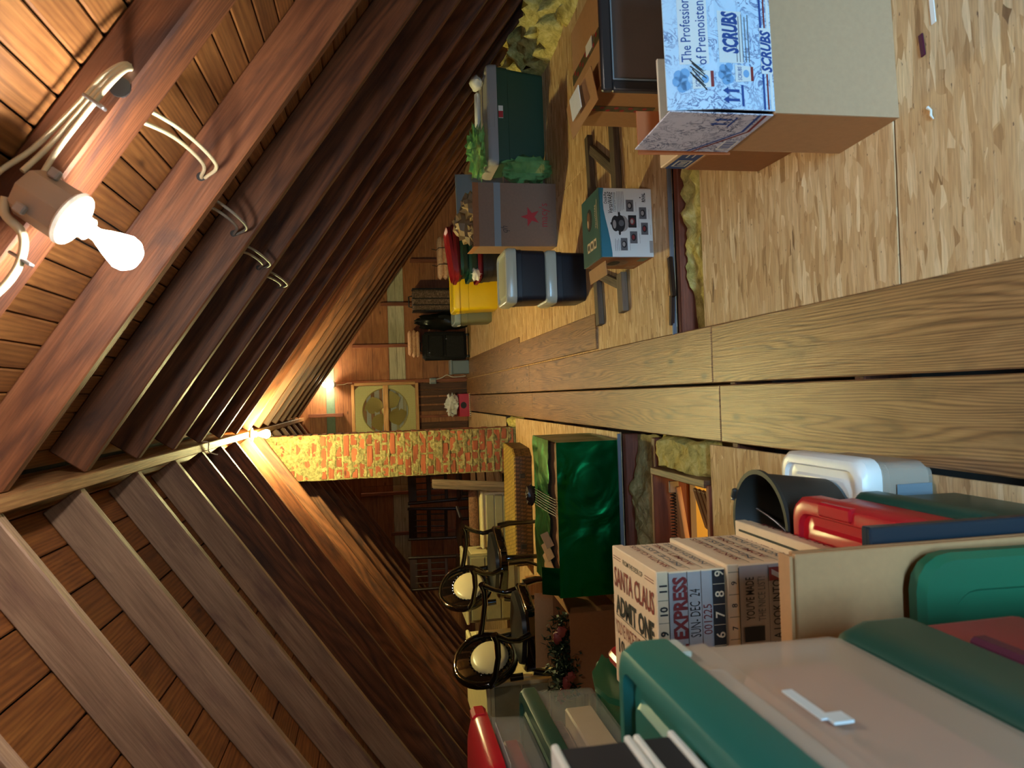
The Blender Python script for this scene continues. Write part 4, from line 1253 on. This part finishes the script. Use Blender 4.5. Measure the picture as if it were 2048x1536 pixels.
# ------------------------------------------------------------------ middle of the far aisle side
tote('storage_tote', 'black bin with a frosted lid standing on the floor, under its twin', 'tote', .598, .94, 4.76, 5.10, 0, .225, 'navy_p', 'clear_lid', .93, .05, 'black bins with frosted lids', latch=False, inset=.04)
tote('storage_tote', 'black bin with a frosted lid stacked on top of its twin', 'tote', .600, .955, 4.76, 5.12, .279, .214, 'navy_p', 'clear_lid', .93, .05, 'black bins with frosted lids', latch=False, inset=.04)

t = thing('store_carton', 'open brown carton printed with a red star, stuffed with brown paper', 'box', (1.12, 5.53, 0), math.radians(-3))
MW, MD, MH = .475, .40, .60
MB().loft([[(MW / 2 + x * (MW / 2 - k), MD / 2 + y * (MD / 2 - k), z) for x, y in ((-1, -1), (1, -1), (1, 1), (-1, 1))] for z, k in ((0, 0), (MH, 0), (MH, .006), (MH - .2, .006))]).build('body', 'card_grey', t)
MB().box((MW / 2, -.0015, MH * .76), (MW, .003, .05)).build('tape_strip', 'slate', t)
Fm = FR((0, -.003, 0), (1, 0, 0), (0, 0, 1))
mb = MB()
star = []
for k in range(10):
    a, r = PI / 2 + k * PI / 5, (.078 if k % 2 == 0 else .030)
    star.append((MW * .47 + r * math.cos(a), MH * .335 + r * math.sin(a)))
ctr = (MW * .47, MH * .335)
mb.add([(ctr[0], ctr[1], .0006)] + [(x, y, .0006) for x, y in star], [(0, 1 + i, 1 + (i + 1) % 10) for i in range(10)], Fm, 0)
mb.build('star_print', ['ink_red', 'ink'], t)
mb = MB()
mb.text(Fm, "macy's", MW * .50, MH * .17, .062, .175, -.005, 0, 0, .0006)
mb.build('store_lettering', ['ink_red', 'ink'], t)
MB().text(Fm, 'qh', MW * .27, MH * .68, .055, .05, -.01, .3, 1, .0006).build('handwriting', ['ink', 'ink'], t)
mb = MB().box((MW * .5, -.004, MH + .02), (MW, .004, .045), .001).box((.0, MD / 2, MH + .02), (.004, MD, .04), .001)
mb.build('flap', 'card_dark', t)
for k, (x, y, z, r) in enumerate(((.125, .115, -.01, (.075, .06, .07)), (.33, .11, .01, (.10, .08, .09)), (.22, .285, .04, (.14, .08, .11)))):
    tag(MB().blob((0, 0, 0), r, .55, 2.6, k + 3, 16, 10).build('crumpled_paper', 'brownpaper', None, 20, TR(1.12 + x, 5.53 + y, MH + z)), ('crumpled brown paper at the aisle corner of the star carton', 'crumpled brown paper at the eave corner of the star carton', 'crumpled brown paper bulging highest at the back of the star carton')[k], 'paper', 'paper in the star carton')
tag(MB().blob((0, 0, 0), (.10, .12, .17), .6, 5, 8, 22, 14).build('bubble_wrap', 'bubble', None, 8, TR(1.74, 5.66, .18)), 'lower bundle of greenish bubble wrap between the star carton and the green tote', 'bubble wrap')
tag(MB().box((0, 0, 0), (.12, .02, .34), .002).build('photo_card', 'photo', None, None, TR(1.72, 5.86, .17, .1)), 'faded card upright beside the lower bundle of bubble wrap', 'card')

t = tote('storage_tote', 'large dark green tote with a pale grey lid near the eave', 'tote', 1.83, 2.63, 5.80, 6.26, 0, .40, 'forest_p', 'grey_p', .86, .06, latch=False, inset=.07)
mb = MB().box((0, -.232, .425), (.22, .012, .05), .006)
mb.build('lid_tab', 'grey_p', t)
mb = MB().box((.02, -.222, .36), (.10, .006, .055), .001)
mb.build('label', 'paper', t)
mb = MB().box((.0, -.226, .352), (.05, .004, .036)).build('label_picture', 'ink_red', t)
tag(MB().blob((0, 0, 0), (.21, .15, .07), .8, 5, 4, 26, 14, flat=-.055).build('bubble_wrap', 'bubble', None, 8, TR(1.98, 5.97, .53, .3)), 'shiny green bubble wrap lying on the grey tote lid', 'bubble wrap')
tag(MB().box((0, 0, 0), (.05, .30, .05), .02).build('paper_roll', 'paper', None, 40, TR(2.36, 6.09, .495, 1.5)), 'white paper roll lying on the grey tote lid', 'roll')
tag(MB().blob((0, 0, 0), (.06, .08, .05), .2, 2, 5, 16, 8, flat=-.045).build('white_bottle', 'white_plastic', None, 50, TR(2.55, 6.0, .515)), 'rounded white plastic bottle lying on the far end of the grey tote lid', 'bottle')
tag(MB().box((0, 0, 0), (.42, .012, .66), .002).build('slate_board', 'slate', None, None, TR(1.73, 6.42, .33, .12, -.05)), 'slate-blue board standing upright behind the green bubble wrap', 'board')

# yellow tote, grey tote and the tall nest of red and green tubs
tote('storage_tote', 'bright yellow tote with a yellow lid among the far bins', 'tote', .96, 1.46, 8.35, 8.75, 0, .455, 'yellow_p', 'yellow_p', .9, .05, latch=True, inset=.04)
tote('storage_tote', 'olive-grey low tote showing beside the yellow tote', 'tote', .86, 1.30, 8.80, 9.2, 0, .40, 'olive_p', 'greyblue_p', .9, .05, latch=True, inset=.04, latch_mat='white_plastic')
t = thing('nested_tubs', 'leaning nest of black, red and green tubs behind the star carton', 'tubs', (1.36, 7.15, 0), .05)
z = 0.0
for nm, mat, ww, hh, tilt in (('black_tub', 'black_p', .50, .36, 0), ('red_tub', 'tub_red', .54, .05, 0), ('green_tub', 'dgreen_p', .52, .085, 0), ('green_tub', 'dgreen_p', .46, .08, 0), ('red_tub', 'tub_red', .53, .06, .06), ('red_tub', 'tub_red', .50, .03, .12)):
    tote_body(ww, .40, hh, .9, .09).build(nm, mat, t, 35, TR(0, 0, z, 0, 0, -tilt))
    z += hh
mb = MB().blob((-.22, -.16, .43), (.06, .05, .05), .5, 3, 3, 12, 8).build('plastic_bag', 'bag', t, 40)

# ------------------------------------------------------------------ luggage along the gable wall
t = thing('suitcase', 'black upright suitcase with two zipped front pockets by the gable wall', 'suitcase', (.752, 11.12, 0))
MB().box((0, 0, .365), (.41, .24, .65), .04).build('body', 'black_cloth', t, 40)
MB().box((0, -.13, .22), (.32, .05, .28), .02).build('pocket', 'black_cloth', t, 40)
MB().box((0, -.13, .50), (.32, .05, .22), .02).build('pocket', 'black_cloth', t, 40)
mb = MB()
for zz in (.372, .622):
    mb.tube([(-.15, -.158, zz), (.15, -.158, zz)], .005, 6)
mb.tube([(-.205, -.10, .06), (-.205, -.10, .66), (.205, -.10, .66), (.205, -.10, .06)], .007, 6)
mb.build('zip', 'black_p', t, 60)
MB().tube([(-.07, 0, .685), (-.06, 0, .72), (.06, 0, .72), (.07, 0, .685)], .010, 8).build('handle', 'black_p', t, 60)
for sx in (-1, 1):
    MB().lathe([(.028, -.015), (.03, 0), (.028, .015)], 14, TR(sx * .16, -.10, .03, 0, 0, PI / 2)).build('wheel', 'black_p', t, 50)
    MB().box((sx * .1, -.16, .60 if sx < 0 else .35), (.012, .006, .02), .002).build('zip_pull', 'metal', t)
for k, (ww, z0) in enumerate(((.38, .735), (.40, .79), (.36, .845))):
    tag(MB().box((0, 0, .028), (ww, .24, .055), .026).build('folded_blanket', 'blanket', None, 50, TR(.79 + .01 * k, 11.12, z0, .03 * k)), ('pink folded blanket lowest on the black suitcase', 'pink folded blanket between two others on the black suitcase', 'pink folded blanket topmost on the black suitcase')[k], 'blanket', 'blankets on the black suitcase')
t = thing('garment_bag', 'slumped shiny black garment bag between the two suitcases', 'bag', (1.12, 11.1, 0), .1)
MB().blob((0, 0, .37), (.125, .14, .40), .3, 2.4, 6, 20, 14, flat=0).build('body', 'garment', t, 40)
MB().tube([(-.03, 0, .72), (-.02, 0, .80), (.02, 0, .80), (.03, 0, .72)], .010, 8).build('handle', 'black_p', t, 60)
t = thing('suitcase', 'floral tapestry suitcase with dark trim bands by the gable wall', 'suitcase', (1.44, 11.14, 0))
MB().box((0, 0, .425), (.32, .23, .79), .035).build('body', 'tapestry', t, 40)
for x in (-.165, -.075, .02, .165):
    MB().box((x, 0, .425), (.016, .242, .80), .006).build('trim_band', 'black_p', t)
MB().tube([(-.10, 0, .82), (-.09, 0, .87), (.06, 0, .87), (.07, 0, .82)], .011, 8).build('handle', 'black_p', t, 60)
for sx in (-1, 1):
    MB().lathe([(.024, -.015), (.026, 0), (.024, .015)], 12, TR(sx * .11, 0, .028, 0, 0, PI / 2)).build('wheel', 'black_p', t, 50)
t = thing('storage_box', 'grey-blue lidded box by the wall beside the black suitcase', 'box', (.435, 11.2, 0))
MB().box((0, 0, .13), (.20, .26, .26), .01).build('body', 'greyblue_p', t)
MB().box((0, 0, .275), (.22, .28, .03), .006).build('lid', 'greyblue_p', t)
t = thing('hanging_blanket', 'pink blanket roll strapped with black wire on the eave shelf', 'blanket', (2.03, 10.9, .285), .05)
for k in range(2):
    MB().box((0, .0, .045 + .075 * k), (.60, .26, .082), .035).build('fold', 'blanket', t, 50)
for x in (-.12, .12):
    MB().tube([(x, -.14, .01), (x, -.145, .08), (x, -.135, .15), (x, .0, .17), (x + .02, .02, .24)], .006, 6).build('strap', 'black_cord', t, 60)
tote('storage_tote', 'grey-blue tote under the strapped pink blanket roll', 'tote', 1.72, 2.34, 10.72, 11.12, 0, .235, 'greyblue_p', 'clear_lid', .92, .04, latch=False)

t = thing('shoe_box', 'red box with a dark patterned base by the gable wall under the fan', 'box', (-.135, 11.2, 0))
MB().box((0, 0, .10), (.34, .24, .15), .004).build('body', 'red_p', t)
MB().box((0, 0, .013), (.345, .245, .026), .002).build('base_band', 'ticket', t)
mb = MB()
for k in range(11):
    mb.quad(FR((-.165 + .031 * k, -.1235, .005), (1, 0, 0), (0, 0, 1)), 0, 0, .016, .016, 0)
mb.disc(FR((0, -.1215, .10), (1, 0, 0), (0, 0, 1)), 0, .01, .05, .045, 0, 16)
mb.build('printing', 'ink', t)
tag(MB().blob((0, 0, 0), (.15, .11, .10), .6, 3.2, 12, 22, 14, flat=-.085).build('plastic_bag', 'bag', None, 22, TR(-.12, 11.17, .265)), 'crumpled white plastic bag lying on the red box', 'bag')

# ------------------------------------------------------------------ woven chest and foil-wrapped box
t = thing('woven_chest', 'long flat woven straw chest beside the brick chimney foot', 'chest', (-1.035, 7.06, 0), math.radians(-3.5))
WW, WD, WH = 1.08, .56, .165
MB().loft([[(x, y, z) for x, y in ((-WW / 2, -WD / 2), (WW / 2 - .06, -WD / 2), (WW / 2, -WD / 2 + .10), (WW / 2, WD / 2), (-WW / 2, WD / 2))] for z in (0, WH * .55)]).build('body', 'wicker_b', t)
MB().loft([[(x * k, y * k, z) for x, y in ((-WW / 2, -WD / 2), (WW / 2 - .06, -WD / 2), (WW / 2, -WD / 2 + .10), (WW / 2, WD / 2), (-WW / 2, WD / 2))] for z, k in ((WH * .56, 1.004), (WH - .012, 1.004))]).build('lid', 'wicker_b', t)
MB().loft([[(x * k, y * k, z) for x, y in ((-WW / 2, -WD / 2), (WW / 2 - .06, -WD / 2), (WW / 2, -WD / 2 + .10), (WW / 2, WD / 2), (-WW / 2, WD / 2))] for z, k in ((WH - .011, 1.006), (WH + .002, 1.0))]).build('woven_top', 'wicker_y', t)
for x in (-.36, .30):
    MB().box((x, -WD / 2 - .006, WH * .55), (.045, .012, .05), .003).build('latch', 'black_p', t)
tag(MB().box((0, 0, .07), (.24, .11, .14), .004).build('wood_block', 'pine', None, None, TR(-1.75, 6.55, 0, .1)), 'pale wooden block on the floor past the end of the woven chest', 'block')

t = thing('wrapped_box', 'long box wrapped in torn shiny green foil beside the open hatch', 'box', (-.73, 4.515, 0), math.radians(-1.2))
GW, GD, GH = .90, .63, .385
def wrap(u0, v0, w_, h_, T, amp, nx, ny, seed, tear=0):
    def fn(u, v):
        x, y = u * w_, v * h_
        p = Vector((x * 5 + seed, y * 5, seed * 2.1))
        e = min(1, 12 * min(u, 1 - u, v if not tear else 1, 1 - v))
        k = noise.noise(p) * amp * e + noise.noise(p * 2.7) * amp * .4 * e
        yy = y if not tear or v < .999 else y - tear * max(0, noise.noise(Vector((x * 14, seed, 0))))
        return (x + u0, yy + v0, k)
    return MB().grid(nx, ny, fn, T)
Ff = FR((-GW / 2, -GD / 2, 0), (1, 0, 0), (0, 0, 1))
wrap(0, 0, GW, GH, Ff, .010, 46, 22, 1).build('front_side', 'foil', t, 60)
wrap(0, 0, GD, GH, FR((GW / 2, -GD / 2, 0), (0, 1, 0), (0, 0, 1)), .006, 20, 12, 2).build('end_side', 'foil', t, 60)
wrap(0, 0, GD, GH, FR((-GW / 2, GD / 2, 0), (0, -1, 0), (0, 0, 1)), .006, 20, 12, 3).build('end_side', 'foil', t, 60)
wrap(0, 0, GW, GH, FR((GW / 2, GD / 2, 0), (-1, 0, 0), (0, 0, 1)), .006, 20, 12, 4).build('back_side', 'foil', t, 60)
# the torn top: a strip of foil left along the back, curling flaps at the ends, brown contents showing in the slit
wrap(0, 0, GW, GD * .70, FR((-GW / 2, GD * .5, GH + .004), (1, 0, 0), (0, -1, 0)) @ Matrix.Rotation(PI, 4, 'X') @ Matrix.Scale(-1, 4, (0, 1, 0)), .016, 44, 18, 7, .09).build('torn_top', 'foil', t, 60)
MB().box((0, .02, GH * .5 - .012), (GW - .02, GD - .02, GH - .03), .01).build('inner_carton', 'card_dark', t)
mb = MB()
for k in range(7):
    mb.tube([(.02 + .016 * k, -GD * .47, GH + .006), (.02 + .016 * k, -GD * .1, GH + .02), (.02 + .016 * k, GD * .42, GH + .026)], .0022, 5)
mb.build('black_band', 'black_cord', t)
MB().blob((.07, GD * .40, GH + .04), (.07, .04, .03), .5, 4, 3, 14, 8).build('ribbon_bow', 'dark_wood', t, 30)
wrap(0, 0, .16, .13, FR((-GW / 2 + .01, -GD / 2 + .004, GH - .02), (1, 0, 0), (0, .55, .83)), .012, 10, 10, 9).build('curled_flap', 'foil', t, 60)
for k in range(4):
    bar('paper_shred', (-.40 + .07 * k, -.20 + .02 * k, GH + .01), (-.30 + .06 * k, -.06, GH + .03), .05, .004, 'card', t, .4 * k)

# open carton with the garland spilling out of it
t = thing('open_carton', 'open tan carton with a green garland hanging over its side', 'box', (-1.545, 4.53, 0), math.radians(-3))
OW, OD, OH = .49, .42, .31
for nm, c, d in (('front_panel', (0, -OD / 2, OH / 2), (OW, .006, OH)), ('back_panel', (0, OD / 2, OH / 2), (OW, .006, OH)), ('side_panel', (-OW / 2, 0, OH / 2), (.006, OD - .008, OH)), ('side_panel', (OW / 2, 0, OH / 2), (.006, OD - .008, OH)), ('bottom_panel', (0, 0, .004), (OW - .01, OD - .01, .006))):
    MB().box(c, d, .001).build(nm, 'card_dark', t)
MB().box((0, 0, 0), (.10, OD, .005), .001).build('side_flap', 'card', t, None, TR(OW / 2 + .045, 0, OH + .02, 0, 0, -.35))
MB().box((0, 0, 0), (OW, .005, .12), .001).build('back_flap', 'card', t, None, TR(0, OD / 2 + .008, OH + .06, 0, -.1))
g = thing('garland', 'dark green artificial garland with dusty rose bows spilling over the tan carton', 'garland', (-1.60, 4.36, .30))
path = [Vector((.24, .10, .02)), Vector((.12, .02, .05)), Vector((.0, -.045, .03)), Vector((-.08, -.05, .06)), Vector((-.16, -.03, .02)), Vector((-.20, .08, .05)), Vector((-.10, .2, .03)), Vector((.05, .24, .04))]
mb, mb2 = MB(), MB()
for i in range(1300):
    u = RND.random() * (len(path) - 1.001)
    k = int(u)
    p = path[k].lerp(path[k + 1], u - k) + Vector((RND.gauss(0, .026), RND.gauss(0, .022), RND.gauss(0, .03)))
    d = Vector((RND.gauss(0, 1), RND.gauss(0, 1), RND.gauss(0, 1))).normalized()
    e = d.cross(Vector((RND.random(), RND.random(), 1))).normalized() * .009
    L = d * RND.uniform(.025, .055)
    mb.add([p - e * .4, p + L * .5 + e, p + L, p + L * .5 - e], [(0, 1, 2, 3)])
o = mb.build('foliage', 'needles', g)
o['kind'] = 'stuff'
MB().tube([tuple(p) for p in path], .008, 6).build('stem', 'needles', g, 60)
for k, (x, y, z) in enumerate(((-.10, -.085, .05), (.15, -.02, .08), (-.2, -.03, .07))):
    MB().blob((x, y, z), (.04, .022, .025), .5, 3, k, 12, 8).blob((x + .035, y - .01, z - .02), (.03, .018, .03), .5, 3, k + 3, 12, 8).build('bow', 'ribbon', g, 40)

# ------------------------------------------------------------------ black lacquered armchairs
def armchair(label, x, y, rz):
    t = thing('armchair', label, 'chair', (x, y, 0), rz, 'black lacquered armchairs')
    MB().loft([rrect(.50, .54, .16, z) if k == 0 else rrect(.50 - .03 * k, .54 - .03 * k, .15, z) for k, z in ((1, .385), (0, .395), (0, .445), (1, .458))]).build('seat_frame', 'lacquer', t, 50)
    MB().loft([rrect(.42, .46, .14, .458), rrect(.41, .45, .14, .485), rrect(.34, .38, .12, .492)]).build('seat_pad', 'black_p', t, 50)
    for sx in (1, -1):
        for sy in (1, -1):
            MB().tube([(sx * .20, sy * .22, .40), (sx * .215, sy * .235, .30), (sx * .21, sy * .23, .12), (sx * (.225 if sx > 0 else .27), sy * .235, 0)], [.028, .024, .017, .014], 8).build('leg', 'lacquer', t, 60)
    # oval back, leaning away from the seat
    T = Matrix.Translation((-.25, 0, .70)) @ Matrix.Rotation(-.22, 4, 'Y')
    oval = [(0, .25 * math.cos(a), .21 * math.sin(a)) for a in [2 * PI * k / 28 for k in range(28)]]
    MB().tube([(-.02 * (1 - abs(p[1]) / .25), p[1], p[2]) for p in oval], .027, 9, T, 0, True).build('back_frame', 'lacquer', t, 60)
    MB().loft([[(z, .165 * k * math.cos(a), -.035 + .135 * k * math.sin(a)) for a in [2 * PI * q / 24 for q in range(24)]] for z, k in ((-.022, .9), (-.01, 1), (.012, 1), (.03, .8))], True, True, T).build('back_pad', 'cream_pad', t, 60)
    mb = MB()
    for q in range(30):
        a = 2 * PI * q / 30
        mb.box((.014, .172 * math.cos(a), -.035 + .142 * math.sin(a)), (.014, .012, .012), .004, T)
    mb.build('nail_trim', 'lacquer', t)
    MB().loft([[(z, .245 * k * math.cos(a), .205 * k * math.sin(a)) for a in [2 * PI * q / 28 for q in range(28)]] for z, k in ((-.016, .95), (-.012, 1), (.004, 1), (.008, .95))], True, True, T).build('back_panel', 'lacquer', t, 50)
    for sy in (1, -1):
        MB().tube([(-.235, sy * .22, .47), (-.245, sy * .215, .56)], .024, 8).build('back_post', 'lacquer', t, 60)
        MB().tube([(-.27, sy * .245, .70), (-.16, sy * .285, .675), (.0, sy * .295, .66), (.12, sy * .29, .67), (.175, sy * .285, .69)], [.022, .02, .02, .022, .027], 8).build('arm', 'lacquer', t, 60)
        MB().tube([(.165, sy * .285, .685), (.12, sy * .285, .60), (.10, sy * .272, .52), (.13, sy * .255, .44)], [.022, .018, .018, .024], 8).build('arm_post', 'lacquer', t, 60)
    return t
armchair('black lacquered oval-back armchair behind the carton with the garland', -1.62, 5.14, math.radians(-20))
armchair('black lacquered oval-back armchair farther off, behind the foil-wrapped box', -1.40, 6.22, math.radians(-26))

# ------------------------------------------------------------------ cream cabinets and dark furniture in the far corner
def cabinet(label, x0, x1, y0, y1, h, mats, orn, rz=0):
    t = thing('cabinet', label, 'cabinet', ((x0 + x1) / 2, (y0 + y1) / 2, 0), rz)
    w_, d_ = x1 - x0, y1 - y0
    MB().box((0, 0, (h - .03) / 2), (w_, d_, h - .03), .004).build('carcass', mats[0], t)
    MB().box((0, 0, h - .014), (w_ + .03, d_ + .03, .028), .008).build('top', mats[1], t)
    n = 3
    for k in range(n):
        zc, hh = .05 + (h - .10) * (k + .5) / n, (h - .10) / n - .012
        MB().box((0, -d_ / 2 - .008, zc), (w_ - .05, .016, hh), .004).build('drawer_front', mats[2], t)
    MB().box((w_ / 2 + .006, 0, h * .5), (.012, d_ - .10, h - .14), .004).build('side_panel', mats[3], t)
    if orn:
        T = FR((w_ / 2 + .0135, -d_ / 2, 0), (0, 1, 0), (0, 0, 1))
        mb = MB()
        for yy in (.18, d_ - .18, d_ / 2):
            for q in range(9):
                a = q * .7
                mb.disc(T, yy + .022 * q * math.cos(a) * .5, h - .13 + .013 * math.sin(a * 2), .012, .008, 0, 8)
            mb.quad(T, yy - .10, h * .42, yy + .10, h * .43, 0).quad(T, yy - .10, .13, yy + .10, .14, 0).quad(T, yy - .10, .13, yy - .092, h * .43, 0).quad(T, yy + .092, .13, yy + .10, h * .43, 0)
        mb.build('painted_ornament', 'gold', t)
    return t
cabinet('cream painted cabinet with gilt ornament, behind the nearer black armchair', -2.60, -2.02, 5.2, 6.4, .70, ('cream_paint', 'cream_paint', 'olive_paint', 'cream_paint'), True)  # drawer fronts in the darker cream: their shade is painted on
cabinet('faded cream low cabinet beyond the black armchairs near the far gable', -2.30, -1.62, 7.55, 8.0, .56, ('olive_paint', 'cream_paint', 'olive_paint', 'cream_paint'), False)
t = cabinet('small faded cream chest carrying a rolled carpet behind the woven chest', -1.56, -1.0, 7.62, 7.98, .37, ('cream_paint', 'cream_paint', 'olive_paint', 'cream_paint'), False)
t = thing('carpet_roll', 'rolled patterned carpet lying on the small faded cream chest', 'carpet', (-1.26, 7.78, .425))
MB().lathe([(.050, -.30), (.052, -.29), (.050, .27), (.052, .29), (.048, .30)], 18, Matrix.Rotation(PI / 2, 4, 'Y')).build('roll', 'rug', t, 50)
t = thing('table_leaf', 'long brown timber leaf standing on end against the brick chimney side', 'timber')
bar('leaf', (-.93, 7.42, .01), (-.875, 7.62, .86), .085, .03, 'grey_wood', t)
bar('batten', (-.96, 7.41, .02), (-.905, 7.61, .85), .04, .03, 'grey_wood', t)
def dark_chair(label, x, y, rz, h=1.05):
    t = thing('wooden_chair', label, 'chair', (x, y, 0), rz, 'dark wooden chairs by the gable')
    MB().box((0, 0, .44), (.44, .42, .035), .01).build('seat', 'dark_wood', t)
    for sx in (-1, 1):
        MB().tube([(sx * .19, -.18, 0), (sx * .19, -.18, .43)], [.018, .022], 8).build('leg', 'dark_wood', t, 60)
        MB().tube([(sx * .19, .19, 0), (sx * .19, .19, .45), (sx * .20, .25, h)], [.02, .024, .02], 8).build('back_leg', 'dark_wood', t, 60)
    for z, hh in ((h - .06, .10), (h - .26, .05), (.58, .04)):
        MB().box((0, .20 + .07 * (z - .45) / .6, z), (.38, .018, hh), .006).build('back_rail', 'dark_wood', t)
    for k in range(4):
        MB().tube([(-.12 + .08 * k, .215, .58), (-.12 + .08 * k, .258, h - .08)], .008, 6).build('spindle', 'dark_wood', t, 60)
    for z in (.14, .25):
        MB().tube([(-.19, -.18, z), (.19, -.18, z)], .010, 6).build('stretcher', 'dark_wood', t, 60)
dark_chair('dark spindle-back wooden chair nearest the chimney by the far gable', -1.02, 9.0, .3)
dark_chair('dark spindle-back wooden chair in the middle by the far gable', -1.62, 9.15, -.2)
dark_chair('dark spindle-back wooden chair closest to the eave by the far gable', -2.2, 9.3, .1)

# ------------------------------------------------------------------ clear bins by the eave on the near side
t = tote('storage_tote', 'large green tote with a wavy handled lid under the clear bins', 'tote', -1.52, -.985, 2.15, 2.68, 0, .60, 'green_p', 'green_p', .9, .035, latch=False, inset=.06)
mb = MB()
prof = [(-.26, .60), (-.20, .64), (-.12, .70), (-.02, .715), (.10, .69), (.17, .65), (.26, .605)]
mb.prism([(a, b) for a, b in prof], .02, FR((.262, 0, 0), (0, 1, 0), (0, 0, 1)))
mb.build('wavy_grip', 'green_p', t, 40)
t = tote('storage_tote', 'clear bin of papers with a dark green lid, under the red-lidded bin', 'tote', -1.56, -1.07, 2.14, 2.70, .655, .23, 'clear', 'dgreen_p', .95, .035, latch=False)
t = thing('storage_tote', 'clear round-cornered bin with a domed red lid, topmost by the eave', 'tote', (-1.35, 2.39, .925))
tote_body(.49, .53, .15, .94, .09).build('body', 'clear', t, 35)
rg = [rrect(.50, .54, .10, .13), rrect(.515, .555, .10, .13), rrect(.515, .555, .10, .165), rrect(.49, .53, .10, .180), rrect(.42, .46, .10, .196), rrect(.28, .32, .09, .206)]
MB().loft(rg).build('lid', 'red_p', t, 40)
MB().box((.235, .20, .155), (.05, .09, .055), .012).build('handle', 'red_p', t)
tag(MB().box((0, 0, .05), (.30, .36, .10), .006).build('envelope_pile', 'ticket', None, None, TR(-1.27, 2.42, .672)), 'brown envelopes inside the clear bin with the dark green lid', 'envelopes')
tag(MB().box((0, 0, .035), (.26, .40, .07), .01).build('photo_pile', 'photo', None, None, TR(-1.29, 2.40, .780)), 'faded prints lying on envelopes in the clear bin', 'prints')
tag(MB().box((0, 0, .04), (.30, .38, .08), .02).build('cloth_pile', 'dred_p', None, 40, TR(-1.33, 2.36, .942)), 'dark red cloth inside the clear bin with the domed red lid', 'cloth')
tag(MB().box((0, 0, .001), (.22, .30, .002)).build('printed_sheet', 'paper', None, None, TR(-1.24, 2.42, 1.026)), 'white printed sheet on dark red cloth in the red-lidded bin', 'paper')
t = thing('tote_lid', 'red lid leaning against the large green tote with the wavy lid', 'lid')
lid_panel(.36, .60, 'red_p').build('lid', 'red_p', t, 35, FR((-.90, 2.42, .32), (0, 1, 0), (-.10, 0, 1)))
